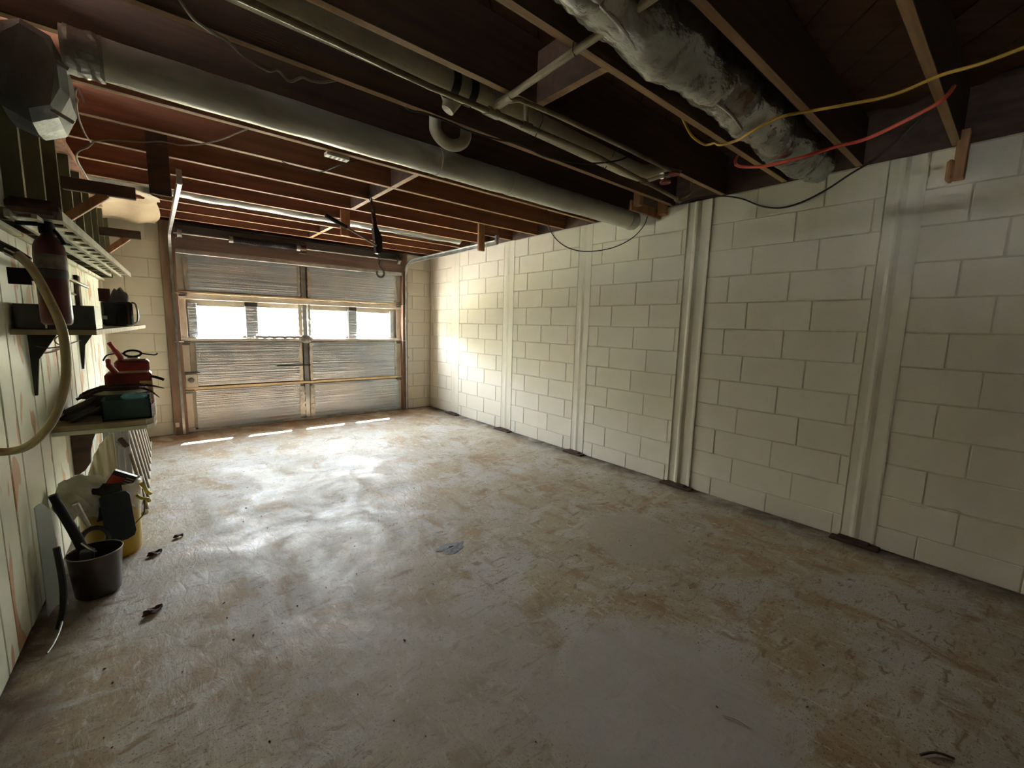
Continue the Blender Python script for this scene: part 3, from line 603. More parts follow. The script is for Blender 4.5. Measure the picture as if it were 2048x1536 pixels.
# cables
def cable(name, pts, r, m_, label):
    return tag(MB().tube(smoothpath(pts, 5), r, 6).build(name, m_, smooth=True), label, 'cable')
cable('cable', [(-1.254, 1.247, 2.38), (-1.163, 1.235, 2.31), (-1.03, 1.229, 2.30), (-1.06, 1.16, 2.28), (-1.124, 1.1, 2.235), (-1.126, 1.015, 2.232), (-1.172, .94, 2.23), (-1.164, .83, 2.26), (-1.03, .763, 2.305), (-.959, .618, 2.31), (-.921, .483, 2.31), (-.964, .337, 2.312), (-.975, .231, 2.305), (-.987, .127, 2.31), (-1.015, -.027, 2.315), (-1.1, -.5, 2.315)], .0065, M_YEL, 'yellow electrical cable slung under the joists at the upper right')
cable('cable', [(-.62, 1.225, 2.37), (-.722, 1.2, 2.28), (-.659, 1.193, 2.27), (-.671, 1.056, 2.235), (-.67, .886, 2.235), (-.62, .742, 2.262), (-.606, .61, 2.27), (-.724, .401, 2.285), (-.76, .341, 2.30), (-.70, .325, 2.36)], .0085, M_RED, 'red electrical cable drooping between joists below the yellow one')
cable('cable', [(-.1, 1.94, 2.38), (-.14, 1.93, 2.33), (-.16, 1.9, 2.281), (-.10, 1.75, 2.315), (-.03, 1.603, 2.318), (-.02, 1.452, 2.271), (-.02, 1.306, 2.19), (-.02, 1.178, 2.156), (-.03, 1.058, 2.167), (-.05, .921, 2.212), (-.09, .797, 2.266), (-.15, .655, 2.315), (-.457, .489, 2.315), (-.514, .41, 2.37)], .0055, M_RUBBER, 'black cable swagged against the top of the block wall')
cable('cable', [(-.647, 2.85, 2.36), (-.66, 2.80, 2.29), (-.687, 2.75, 2.16), (-.647, 2.7, 2.064), (-.606, 2.6, 1.987), (-.494, 2.5, 1.957), (-.286, 2.4, 1.997), (-.133, 2.3, 2.085), (-.03, 2.25, 2.205), (-.02, 2.22, 2.3)], .004, M_RUBBER, 'thin black cable looping below the end of the grey duct')
cable('cable', [(-3.3, 1.68, 2.305), (-3.217, 1.821, 2.27), (-3.177, 1.888, 2.28), (-3.129, 1.954, 2.3), (-3.09, 1.979, 2.305), (-3.036, 2.028, 2.30), (-2.952, 2.035, 2.28), (-2.914, 2.045, 2.30), (-2.869, 2.06, 2.28), (-2.827, 2.036, 2.3), (-2.789, 2.035, 2.3), (-2.742, 2.03, 2.31), (-2.666, 2.03, 2.35)], .0055, M_GREYC, 'pale wavy cable hanging along a joist beside the grey duct')
cable('cable', [(-2.362, 2.06, 2.35), (-2.356, 2.0, 2.31), (-2.298, 1.971, 2.308), (-2.169, 1.965, 2.305), (-2.053, 1.973, 2.303), (-1.892, 1.95, 2.30), (-1.758, 1.901, 2.298), (-1.613, 1.875, 2.27), (-1.487, 1.83, 2.26), (-1.349, 1.76, 2.262), (-1.2, 1.66, 2.29), (-1.081, 1.63, 2.36)], .005, M_RUBBER, 'dark cable running under the drain pipe towards the red valves')
cable('cable', [(-3.52, 2.62, 2.18), (-3.545, 2.75, 2.28), (-3.566, 2.901, 2.3), (-3.563, 2.957, 2.3), (-3.575, 3.042, 2.3), (-3.581, 3.203, 2.29), (-3.577, 3.374, 2.28), (-3.565, 3.505, 2.28), (-3.562, 3.574, 2.3), (-3.491, 3.48, 2.3), (-3.416, 3.427, 2.3), (-3.328, 3.363, 2.3), (-3.263, 3.291, 2.3), (-3.208, 3.276, 2.3), (-3.162, 3.27, 2.3), (-3.089, 3.145, 2.29), (-3.007, 3.022, 2.3), (-2.951, 2.9, 2.31), (-2.876, 2.80, 2.34)], .0042, M_GREYC, 'thin wandering wire from the foil plenum across to the next joists')
cable('cable', [(-3.555, 3.60, 2.31), (-3.585, 3.646, 2.285), (-3.626, 3.728, 2.28), (-3.65, 3.817, 2.27), (-3.656, 3.95, 2.26), (-3.65, 4.196, 2.26), (-3.648, 4.442, 2.27), (-3.631, 4.68, 2.315)], .006, M_GREYC, 'short doubled wire dropping from the left joists to the foil covered duct end')
cable('cable', [(-2.653, 3.27, 2.35), (-2.63, 3.19, 2.31), (-2.546, 3.218, 2.31), (-2.47, 3.19, 2.30), (-2.417, 3.119, 2.3), (-2.38, 2.935, 2.3), (-2.245, 2.86, 2.35)], .003, M_RUBBER, 'thin black cable drooping beside the small white ceiling box')
t = thing('ceiling_box', 'small white rectangular vented box on the underside of a joist beside the duct', 'box', (-2.42, 2.86, 2.32))
MB().box((-2.42, 2.865, 2.32), (.14, .05, .022), rotz(.05), bev=.003).build('cover', M_WHITE, t)
for k in range(4): MB().box((-2.46+k*.026, 2.865, 2.3085), (.012, .03, .002), rotz(.05)).build('slot', M_DKGREY, t)

# hanging timber
def timber(name, boxes, label, m_=M_WOOD, cat='timber'):
    b = MB()
    for c, d in boxes: b.box(c, d, bev=.003)
    return tag(b.build(name, m_), label, cat)
timber('hanger_board', [((-3.27, 3.60, 2.27), (.11, .022, .40))], 'dark vertical board hanging from a joist and holding the left door track', M_DARKW)
timber('hanger_board', [((-1.815, 4.508, 2.29), (.09, .034, .25))], 'short wooden block hanging under the joists left of the hanging winch')
timber('hanger_board', [((-.70, 3.73, 2.24), (.075, .03, .33))], 'short wooden block hanging above the end of the right door track')
t = thing('chain', 'short rusty chain holding up the end of the right door track', 'chain', (-.45, 3.76, 2.21))
for k in range(5):
    a = [(2*PI*j/8) for j in range(9)]; f = k % 2
    MB().tube([(-.452+(.008*math.cos(u) if f else 0), 3.755+(0 if f else .008*math.cos(u)), 2.245+.024*k+.016*math.sin(u)) for u in a], .003, 5, False).build('link', M_IRON, t)
t = thing('wooden_cleat', 'wooden cleat bracket nailed below the joist at the block wall beside the duct end', 'bracket', (-.2, 2.1, 2.24))
MB().box((-.215, 2.115, 2.275), (.42, .022, .075), roty(.0), bev=.003).build('arm', M_WOOD, t)
MB().box((-.04, 2.07, 2.44), (.075, .05, .36), bev=.003).build('upright', M_WOOD, t)
MB().box((-.39, 2.07, 2.39), (.05, .06, .25), bev=.003).build('upright', M_WOOD, t)
MB().lathe([(0, 0), (.006, 0), (.006, .004), (0, .004)], (-.08, 2.10, 2.29), 8, rotx(PI/2)).build('nail_head', M_CHROME, t)
t = thing('wooden_cleat', 'two short wooden blocks under the joist end at the upper right of the block wall', 'bracket', (-.04, .34, 2.13))
MB().box((-.04, .335, 2.26), (.07, .045, .24), bev=.003).build('block', M_WOOD, t)
MB().box((-.05, .368, 2.185), (.08, .03, .105), bev=.01).build('block', M_WOOD, t)
for yb_, zb_, lab in ((3.62, 2.055, 'dark wooden bracket arm jutting from the left studs, nearest the plenum'), (5.2, 2.03, 'dark wooden bracket arm jutting from the left studs, beside the far wall')):
    t = thing('wall_bracket', lab, 'bracket', (LX(yb_, .1), yb_, zb_))
    x0, x1 = LX(yb_, .085), -3.39
    MB().box(((x0+x1)/2, yb_, zb_), (x1-x0, .04, .07), bev=.003).build('arm', M_DARKW, t)
    L = .27; MB().box((x0+.085, yb_+.001, zb_-.12), (L, .038, .045), roty(-.75), bev=.003).build('brace', M_WOOD, t)
b = MB().grid(lambda u, v: Vector((-3.68+.44*u+.03*v*math.sin(4*u)-.02*math.sin(v*7)*u, 5.02+.94*v-.25*(u**3)*(1-v)*(v > 0), 2.315-.06*v*v-.012*math.sin(u*9+v*3)-.012*math.sin(v*11))), 16, 16, .004)
tag(b.build('paper_sheet', M_PAPER, smooth=True), 'crumpled cream kraft paper sheet drooping under the ceiling by the far wall', 'paper')

# hoist
t = thing('hand_winch', 'black hand winch with long lever and open hook hanging from the ceiling', 'winch', (-1.88, 3.6, 1.72))
for k in range(5):
    f = k % 2; MB().tube([(-1.925+.009*k+(.01*math.cos(2*PI*j/8) if f else 0), 3.6+(0 if f else .01*math.cos(2*PI*j/8)), 2.36-.034*k+.024*math.sin(2*PI*j/8)) for j in range(9)], .004, 5, False).build('link', M_BLACK, t)
MB().box((-1.888, 3.6, 2.15), (.034, .022, .13), roty(-.12), bev=.004).build('strap', M_IRON, t)
MB().prism([(-1.905, 2.09), (-1.87, 2.1), (-1.835, 2.03), (-1.83, 1.93), (-1.85, 1.885), (-1.885, 1.89), (-1.89, 1.98)], 3.575, 3.625, 1).build('ratchet_body', M_BLACK, t)
MB().tube([(-1.885, 3.57, 1.95), (-2.10, 3.56, 2.04), (-2.16, 3.56, 2.065)], .009, 8).build('lever', M_SHAFT, t)
MB().tube([(-2.13, 3.56, 2.052), (-2.29, 3.56, 2.117)], .017, 8).build('lever_grip', M_RUBBER, t, smooth=True)
MB().lathe([(0, 0), (.035, 0), (.035, .04), (0, .04)], (-1.862, 3.62, 1.99), 14, rotx(PI/2)).build('drum', M_IRON, t, smooth=True)
for k in range(3): MB().tube([(-1.856+.003*k+(.008*math.cos(2*PI*j/8) if k % 2 else 0), 3.6+(0 if k % 2 else .008*math.cos(2*PI*j/8)), 1.87-.03*k+.022*math.sin(2*PI*j/8)) for j in range(9)], .0035, 5, False).build('link', M_CHROME, t)
MB().tube(smoothpath([(-1.848, 3.6, 1.80), (-1.845, 3.6, 1.775), (-1.815, 3.6, 1.752), (-1.808, 3.6, 1.725), (-1.825, 3.6, 1.70), (-1.855, 3.6, 1.70), (-1.872, 3.6, 1.722), (-1.868, 3.6, 1.745)], 4), .0085, 8).build('hook', M_SHAFT, t, smooth=True)

# ================================================================== LEFT WALL THINGS
# ladder hung flat along the wall
t = thing('ladder', 'aluminium ladder hung flat along the upper left wall behind the extinguisher', 'ladder', (-3.6, 3.7, 1.63))
def lad(y_, k): return Vector((-3.726+.0372*(y_-2.3)+.064*k, y_, 1.64+.004*k+.004*(y_-2.3)))
LH = Vector((0, 0, .033))
for k, h in ((0, .026), (1, .026), (2, .034)):
    A, B = lad(2.3, k), lad(5.2, k); b = MB(); w_ = .007
    b.hexa([A+Vector((-w_, 0, 0)), A+Vector((w_, 0, 0)), B+Vector((w_, 0, 0)), B+Vector((-w_, 0, 0)), A+Vector((-w_, 0, h)), A+Vector((w_, 0, h)), B+Vector((w_, 0, h)), B+Vector((-w_, 0, h))]).build('rail', M_ALU, t)
y_ = 2.42
while y_ < 5.15:
    for k in (0, 1): MB().box(lad(y_, k+.5)+Vector((0, 0, .015)), (.052, .09, .006), rotz(LA)).build('rung', M_ALU, t)
    y_ += .2
MB().box(lad(2.33, 1)+Vector((0, 0, .04)), (.13, .12, .05), rotz(-.03), bev=.015).build('end_shoe', M_IRON, t)
# upper shelf with its brackets
t = thing('wall_shelf', 'narrow upper wall shelf carrying the dark trays and glossy box', 'shelf', (-3.7, 3.5, 1.22))
MB().hexa([(LX(2.69, .002), 2.69, 1.222), (LX(2.69, .26), 2.69, 1.222), (LX(4.5, .36), 4.5, 1.222), (LX(4.5, .002), 4.5, 1.222), (LX(2.69, .002), 2.69, 1.245), (LX(2.69, .26), 2.69, 1.245), (LX(4.5, .36), 4.5, 1.245), (LX(4.5, .002), 4.5, 1.245)]).build('shelf_board', M_SHELFW, t)
for y_ in (2.95, 4.3): MB().prism([(LX(y_, .002), 1.222), (LX(y_, .10), 1.222), (LX(y_, .03), 1.10), (LX(y_, .012), .93), (LX(y_, .002), .93)], y_, y_+.02, 1).build('shelf_bracket', M_BLACK, t)
t = thing('tray', 'wide dark open plastic tray on the upper shelf behind the red extinguisher', 'tray', (-3.69, 2.8, 1.247))
b = MB(); x0, x1, y0, y1, z0, z1 = LX(2.8, .015), -3.567, 2.72, 3.05, 1.247, 1.352
for c, d in ((((x0+x1)/2, (y0+y1)/2, z0+.004), (x1-x0, y1-y0, .008)), (((x0+x1)/2, y0, (z0+z1)/2), (x1-x0, .008, z1-z0)), (((x0+x1)/2, y1, (z0+z1)/2), (x1-x0, .008, z1-z0)), ((x0, (y0+y1)/2, (z0+z1)/2), (.008, y1-y0, z1-z0)), ((x1, (y0+y1)/2, (z0+z1)/2), (.008, y1-y0, z1-z0))): b.box(c, d)
b.build('tray_body', M_DKGREY, t)
MB().box((x1-.15, y0-.006, (z0+z1)/2), (.006, .006, .1)).build('edge_strip', M_CHROME, t)
t = thing('toaster_box', 'glossy blue black box with chrome handle on the far end of the upper shelf', 'box', (-3.53, 3.65, 1.247))
MB().box((-3.525, 3.72, 1.324), (.145, .24, .15), bev=.012).build('box_body', M_GLOSSB, t, smooth=True)
MB().tube(smoothpath([(-3.452, 3.58, 1.27), (-3.436, 3.57, 1.28), (-3.43, 3.57, 1.33), (-3.438, 3.57, 1.385), (-3.455, 3.58, 1.395)], 4), .005, 8).build('handle', M_CHROME, t, smooth=True)
MB().box((-3.474, 3.598, 1.324), (.012, .003, .13)).build('chrome_strip', M_CHROME, t)
MB().box((-3.585, 3.597, 1.30), (.025, .003, .022)).build('sticker', M_CREAM, t)
b = MB(); r = bmesh.ops.create_icosphere(b.bm, subdivisions=3, radius=1)
for v in r['verts']: v.co = Vector((-3.515+v.co.x*.048, 3.75+v.co.y*.07, 1.402+max(0, v.co.z)*.085*(1+.12*math.sin(v.co.x*9))))
tag(b.build('work_cap', M_DKGREY, smooth=True), 'rounded dark cap lying on top of the glossy box', 'cap')
tag(MB().box((-3.585, 3.76, 1.44), (.055, .02, .08), bev=.002).build('book', M_DKRED), 'small dark red book standing upright on the glossy box', 'book')
# wooden blocks on wall
tag(MB().box((LX(2.35, .012), 2.35, 1.405), (.022, .12, .17), bev=.003).build('wall_block', M_DARKW), 'dark wooden block on the planks behind the hose loop', 'block')
tag(MB().box((LX(4.4, .012), 4.4, 1.48), (.022, .12, .22), bev=.003).build('wall_block', M_DARKW), 'dark wooden block on the planks under the far end of the ladder', 'block')
t = thing('ring_rod', 'pale metal rod with a ring end hung slanting on the planks right of the extinguisher', 'rod', (-3.7, 3.4, 1.5))
MB().tube([(-3.72, 2.78, 1.515), (-3.67, 3.9, 1.49)], .010, 8).build('rod', M_ALU, t, smooth=True)
MB().tube([(-3.722+.018*math.cos(a), 2.76, 1.518+.018*math.sin(a)) for a in [2*PI*k/12 for k in range(13)]], .004, 6, False).build('ring', M_SHAFT, t)
MB().tube(smoothpath([(-3.74, 2.78, 1.475), (-3.73, 3.1, 1.47), (-3.72, 3.3, 1.44), (-3.70, 3.6, 1.43)], 4), .007, 6).build('second_rod', M_ALU, t, smooth=True)
t = thing('wire_loop', 'small wire hook and loop under the upper shelf behind the hose', 'hook', (-3.72, 2.9, 1.18))
MB().tube([(-3.70+.02*math.cos(a), 2.9, 1.19+.02*math.sin(a)) for a in [2*PI*k/12 for k in range(13)]], .003, 6, False).build('ring', M_GREYC, t)
MB().tube(smoothpath([(-3.78, 2.88, 1.165), (-3.74, 2.9, 1.155), (-3.68, 2.9, 1.168)], 4), .003, 6).build('wire', M_IRON, t)
tag(MB().tube(smoothpath([(LX(3.1, .012), 3.1, 1.12), (LX(3.4, .012), 3.4, 1.11), (LX(4.0, .01), 4.0, 1.13), (LX(4.8, .01), 4.8, 1.14)], 4), .0035, 6).build('wall_wire', M_IRON), 'thin dark wire strung across the planks below the upper shelf', 'cable')

# fire extinguisher
ex = thing('fire_extinguisher', 'dark red fire extinguisher with black valve standing before the dark tray', 'extinguisher', (-3.648, 2.42, 1.28))
EX = (-3.648, 2.42, 1.27)
MB().lathe([(0, 0), (.036, 0), (.043, .008), (.045, .03), (.045, .27), (.043, .295), (.034, .318), (.02, .332), (.017, .345), (0, .345)], EX, 28).build('cylinder', M_DKRED, ex, smooth=True)
MB().lathe([(.0455, .21), (.046, .212), (.046, .262), (.0455, .264)], EX, 28).build('label_band', M_LABEL, ex, smooth=True)
MB().lathe([(.0455, .175), (.046, .177), (.046, .205), (.0455, .207)], EX, 28).build('label_band', M_DKGREY, ex, smooth=True)
MB().lathe([(0, .34), (.022, .34), (.024, .36), (.018, .385), (0, .385)], EX, 16).build('valve', M_BLACK, ex, smooth=True)
MB().box((EX[0]-.01, EX[1]-.02, EX[2]+.392), (.085, .02, .010), roty(-.05), bev=.003).build('lever', M_BLACK, ex)
MB().tube([(EX[0]-.01, EX[1]-.02, EX[2]+.372), (EX[0]-.075, EX[1]-.03, EX[2]+.365)], .008, 8).build('carry_handle', M_BLACK, ex, smooth=True)
MB().tube(smoothpath([(EX[0]+.012, EX[1], EX[2]+.365), (EX[0]+.03, EX[1]-.02, EX[2]+.34), (EX[0]+.045, EX[1]-.02, EX[2]+.305)], 3), [.006]*3*2+[.009], 8).build('nozzle', M_BLACK, ex, smooth=True)
MB().box((EX[0]-.055, EX[1]+.05, EX[2]+.18), (.05, .02, .03)).box((EX[0]-.09, EX[1]+.05, EX[2]+.18), (.06, .03, .06)).build('wall_hanger', M_BLACK, ex)
# hose loop on its wall hook
t = thing('hose', 'thick cream hose hanging in a big loop on the near left wall', 'hose', (-3.66, 2.1, .85))
MB().tube(smoothpath([(-3.682, 2.08, 1.497), (-3.647, 2.04, 1.452), (-3.612, 2.0, 1.358), (-3.588, 1.98, 1.255), (-3.590, 1.98, 1.13), (-3.612, 2.0, 1.03), (-3.647, 2.02, .948), (-3.696, 2.04, .888), (-3.745, 2.06, .868), (-3.785, 2.04, .885), (-3.81, 2.0, .95), (-3.822, 1.95, 1.1), (-3.82, 1.92, 1.3), (-3.80, 1.95, 1.45)], 6), .0125, 14).build('tube', M_HOSE, t, smooth=True)
MB().tube([(-3.70, 2.1, 1.505), (-3.675, 2.07, 1.49)], .015, 12).build('hose_clamp', M_CHROME, t, smooth=True)
t = thing('hose_hook', 'dark metal hook arm holding the hose at the left edge', 'hook', (-3.78, 2.12, 1.5))
MB().tube([(-3.835, 2.12, 1.545), (-3.74, 2.12, 1.53), (-3.69, 2.11, 1.505), (-3.655, 2.10, 1.485)], [.022, .02, .014, .006], 10).build('arm', M_DKGREY, t, smooth=True)
MB().box((-3.832, 2.12, 1.52), (.014, .06, .12), bev=.003).build('plate', M_DKGREY, t)

# lower shelf
t = thing('wall_shelf', 'thick lower wooden shelf on a curved dark bracket carrying the fuel cans', 'shelf', (-3.6, 3.8, .68))
S0, S1 = .688, .728
poly = [(LX(3.2, .0), 3.2), (-3.55, 3.16), (-3.43, 3.17), (-3.395, 3.22), (-3.385, 3.34), (-3.385, 4.3), (LX(4.3), 4.3)]
MB().prism(poly, S0+.012, S1, 2).build('shelf_board', M_SHELFW, t)
MB().prism([(x_+.003*(i not in (0, 6)), y_-.003) for i, (x_, y_) in enumerate(poly)], S0-.012, S0+.010, 2).build('shelf_edge', M_PLANK, t)
bp = [(LX(3.65, .002), S0-.012), (-3.58, S0-.012)]+[(-3.58-.135*math.sin(a), S0-.012-.27*(1-math.cos(a))) for a in [PI/2*k/6 for k in range(1, 7)]]+[(LX(3.65, .05), .36), (LX(3.65, .02), .34), (LX(3.65, .002), .34)]
MB().prism(bp, 3.63, 3.67, 1).build('shelf_bracket', M_DARKW, t)
# items on the lower shelf
def openbox(name, x0, x1, y0, y1, z0, z1, th, m_, label, cat):
    b = MB()
    for c, d in ((((x0+x1)/2, (y0+y1)/2, z0+th/2), (x1-x0, y1-y0, th)), (((x0+x1)/2, y0+th/2, (z0+z1)/2), (x1-x0, th, z1-z0)), (((x0+x1)/2, y1-th/2, (z0+z1)/2), (x1-x0, th, z1-z0)), ((x0+th/2, (y0+y1)/2, (z0+z1)/2), (th, y1-y0, z1-z0)), ((x1-th/2, (y0+y1)/2, (z0+z1)/2), (th, y1-y0, z1-z0))): b.box(c, d)
    return tag(b.build(name, m_), label, cat)
openbox('tool_box', -3.612, -3.402, 3.215, 3.40, S1+.001, .842, .007, M_TEAL, 'dark teal open box of tools at the near edge of the lower shelf', 'box')
b = MB(); r = bmesh.ops.create_icosphere(b.bm, subdivisions=3, radius=1)
for v in r['verts']: v.co = Vector((-3.475+v.co.x*.055*(1+.15*math.sin(v.co.y*7)), 3.30+v.co.y*.05, .845+v.co.z*.022*(1+.3*math.sin(v.co.x*8+v.co.y*6))))
tag(b.build('blue_cloth', M_BLUE, smooth=True), 'crumpled bright blue cloth lying on the teal box', 'cloth')
def shears(name, pts1, pts2, label, m_=M_IRON):
    t = thing(name, label, 'hand tool', pts1[0])
    n1 = len(smoothpath(pts1, 4)); MB().tube(smoothpath(pts1, 4), [.009-.007*i/(n1-1) for i in range(n1)], 7).build('blade', m_, t, smooth=True)
    MB().tube(smoothpath(pts2, 4), .008, 7).build('handle', m_, t, smooth=True)
    MB().lathe([(0, 0), (.012, 0), (.012, .008), (0, .008)], pts1[0], 10).build('pivot', M_SHAFT, t)
shears('garden_shears', [(-3.44, 3.33, .893), (-3.40, 3.32, .872), (-3.362, 3.30, .832)], [(-3.44, 3.33, .893), (-3.53, 3.34, .90), (-3.62, 3.36, .885), (-3.72, 3.38, .84)], 'rusty garden shears lying across the teal box, its blade pointing down right')
shears('garden_shears', [(-3.43, 3.42, .900), (-3.38, 3.41, .888), (-3.335, 3.40, .872)], [(-3.43, 3.42, .90), (-3.53, 3.43, .905), (-3.62, 3.44, .895), (-3.70, 3.46, .86)], 'rusty long shears lying above the lower pair on the shelf')
tag(MB().tube(smoothpath([(-3.40, 3.72, .92), (-3.36, 3.70, .908), (-3.33, 3.69, .893)], 3), .009, 8).build('pliers_grip', M_RUBBER, smooth=True), 'short black grip jutting from behind the yellow can', 'hand tool')
for i, (x_, y_, z_, rx, ry, rz_, lab) in enumerate(((-3.53, 3.47, .885, .10, .07, .013, 'flat rusty pot lid topping the tool pile'), (-3.55, 3.50, .862, .13, .08, .014, 'wide grey brown folded cloth under the rusty lid'), (-3.56, 3.52, .838, .15, .08, .015, 'dark folded cloth lowest in the tool pile'))):
    b = MB(); b.lathe([(0, -rz_), (1, -rz_), (1.06, 0), (1, rz_), (0, rz_)], (0, 0, 0), 22)
    for v in b.bm.verts: v.co = Vector((x_+v.co.x*rx*(1+.05*math.sin(v.co.y*5+i)), y_+v.co.y*ry, z_+v.co.z))
    tag(b.build('folded_cloth' if i else 'pot_lid', (M_IRON, M_RAG, M_DKGREY)[i], smooth=True), lab, 'cloth' if i else 'lid')
tag(MB().box((-3.57, 3.525, .775), (.26, .17, .092), bev=.006).build('wooden_crate', M_DARKW), 'low dark crate behind the teal box under the tool pile', 'crate')
b = MB(); rd = random.Random(12)
for k in range(9):
    a = rd.uniform(-.5, .5); p0 = Vector((-3.73+rd.uniform(-.03, .05), 3.26+rd.uniform(0, .14), .745+rd.uniform(0, .06))); d = Vector((.09, .03*a, .06*rd.uniform(.2, 1)))
    b.tube([p0-d*.4, p0, p0+d], [.013, .02, .008], 6)
tag(b.build('glove_heap', M_DKGREY, smooth=True), 'heap of dark work gloves against the planks at the left of the lower shelf', 'gloves')
# fuel cans
def can(name, x0, x1, y0, y1, z0, z1, m1, label, sp, m2=None):
    t = thing(name, label, 'fuel can', ((x0+x1)/2, (y0+y1)/2, z0), 'fuel cans on the lower shelf')
    MB().box(((x0+x1)/2, (y0+y1)/2, (z0+z1)/2), (x1-x0, y1-y0, z1-z0), bev=.014).build('can_body', m1, t, smooth=True)
    if m2: MB().box((x1-.035, y0-.001, (z0+z1)/2-.01), (.06, .004, (z1-z0)*.6), bev=.001).build('can_label', m2, t)
    MB().tube([(x0+.02, y0+.02, z1-.004), (x0+.02, y0+.02, z1+.006), (x1-.02, y0+.02, z1+.006), (x1-.02, y0+.02, z1-.004)], .004, 6).build('top_rim', M_ALU, t)
    MB().tube(smoothpath(sp, 4), [.017]*((len(sp)-1)*4-3)+[.013]*4, 10).build('spout', M_SPOUT, t, smooth=True)
can('fuel_can', -3.585, -3.40, 3.98, 4.16, S1, 1.005, M_CANRED, 'dark red rectangular fuel can at the back of the lower shelf', [(-3.555, 4.03, .99), (-3.55, 4.0, 1.03), (-3.572, 3.96, 1.08), (-3.595, 3.93, 1.13)])
can('fuel_can', -3.622, -3.39, 3.70, 3.90, S1, .945, M_CANRED, 'red fuel can with a yellow side in front of the taller red can', [(-3.56, 3.74, .935), (-3.575, 3.72, .965), (-3.592, 3.70, 1.0), (-3.594, 3.68, 1.035)], M_CANYEL)
t = thing('clamp_lamp', 'small black wire ring lamp on the red can with a thin arm to each side', 'lamp', (-3.49, 4.05, 1.02))
MB().tube([(-3.485+.045*math.cos(a), 4.02, 1.052+.022*math.sin(a)) for a in [2*PI*k/20 for k in range(21)]], .007, 8, False).build('ring', M_BLACK, t, smooth=True)
MB().tube(smoothpath([(-3.44, 4.02, 1.052), (-3.40, 4.02, 1.045), (-3.365, 4.02, 1.04), (-3.35, 4.02, 1.052)], 3), .005, 6).build('arm', M_BLACK, t)
MB().tube(smoothpath([(-3.53, 4.02, 1.052), (-3.57, 4.0, 1.055), (-3.615, 3.98, 1.045), (-3.635, 3.96, 1.01)], 3), .005, 6).build('arm', M_BLACK, t)
MB().lathe([(0, -.008), (.035, -.008), (.03, 0), (0, 0)], (-3.485, 4.04, 1.025), 14).build('base', M_ALU, t)

# under the lower shelf
def drape(u, v):
    x = -3.765+.15*u; z = .02+v*(.50-.28*(1-u)**2); y = 3.90+.012*math.sin(u*26+v*2)+.02*math.sin(u*9)
    return Vector((x, y, z))
tag(MB().grid(drape, 24, 10, .006).build('cream_cloth', M_SHEET, smooth=True), 'cream cloth hanging in folds under the lower shelf', 'cloth')
t = thing('grey_board', 'grey weathered board with a small latch standing under the lower shelf', 'board', (-3.61, 4.0, 0))
for k in range(4): MB().box((-3.662+.034*k, 4.0, .27), (.032, .02, .54), bev=.002).build('board_strip', M_GREYW, t)
MB().box((-3.575, 3.985, .43), (.03, .008, .075), roty(-.5), bev=.002).build('latch_plate', M_DARKW, t)
MB().tube([(-3.63, 3.98, .44), (-3.60, 3.975, .42), (-3.585, 3.975, .39)], .009, 8).build('latch_handle', M_ALU, t, smooth=True)
t = thing('slatted_rack', 'white edged brown slatted rack leaning on the left wall beyond the bucket', 'rack', (-3.5, 4.6, 0))
MB().hexa([(-3.485, 3.66, 0), (-3.468, 3.66, 0), (-3.448, 5.75, 0), (-3.465, 5.75, 0), (-3.485, 3.66, .02), (-3.468, 3.66, .02), (-3.448, 5.75, .02), (-3.465, 5.75, .02)]).build('bottom_rail', M_WHITE, t)
MB().hexa([(-3.60, 4.12, .53), (-3.585, 4.12, .53), (-3.54, 5.75, .53), (-3.555, 5.75, .53), (-3.60, 4.12, .55), (-3.585, 4.12, .55), (-3.54, 5.75, .55), (-3.555, 5.75, .55)]).build('top_rail', M_WHITE, t)
for k in range(8):
    ya = 3.68+.235*k; yb = min(ya+.5, 5.7); A, B = Vector((-3.475+.0095*(ya-3.66), ya, .015)), Vector((-3.592+.026*(yb-4.12), yb, .54))
    off = Vector((0, .05, 0)); o2 = Vector((.008, 0, .003))
    MB().hexa([A-o2, A+o2, A+o2+off, A-o2+off, B-o2, B+o2, B+o2+off, B-o2+off]).build('slat', M_BROWN, t)
    MB().tube([A+o2*1.2, B+o2*1.2], .0045, 5).build('slat_edge', M_WHITE, t)

# bucket and what is in it
t = thing('bucket', 'yellow plastic bucket with a white bag liner on the floor by the planks', 'bucket', (-3.61, 3.14, 0))
BX, BY = -3.612, 3.14
MB().lathe([(0, 0), (.115, 0), (.118, .01), (.132, .35), (.137, .36), (.137, .375), (.130, .375), (.126, .35), (.110, .02), (0, .02)], (BX, BY, .0), 32).build('bucket_body', M_BUCKET, t, smooth=True)
b = MB(); rd = random.Random(2); prof = [(.139, .27), (.1415, .31), (.143, .36), (.140, .398), (.133, .405), (.124, .385), (.120, .33)]; rings = []
for i, (r_, z_) in enumerate(prof):
    rings.append([b.bm.verts.new((BX+(r_+.004*rd.uniform(-1, 1)+.003*math.sin(k*1.9))*math.cos(2*PI*k/40), BY+(r_+.004*rd.uniform(-1, 1))*math.sin(2*PI*k/40), z_+(.02*math.sin(k*.8) if i == 0 else .008*rd.uniform(-1, 1)))) for k in range(40)])
for A, B in zip(rings, rings[1:]):
    for k in range(40): b.bm.faces.new((A[k], A[(k+1) % 40], B[(k+1) % 40], B[k]))
b.build('bag_liner', M_BAG, t, smooth=True)
for p in ([(-3.495, 3.06, .33), (-3.475, 3.05, .31), (-3.45, 3.05, .30), (-3.445, 3.06, .28)], [(-3.475, 3.08, .39), (-3.46, 3.08, .36), (-3.452, 3.09, .33), (-3.435, 3.1, .31)]):
    MB().tube(smoothpath(p, 3), .009, 5).build('tie_ribbon', M_YTAPE, t)
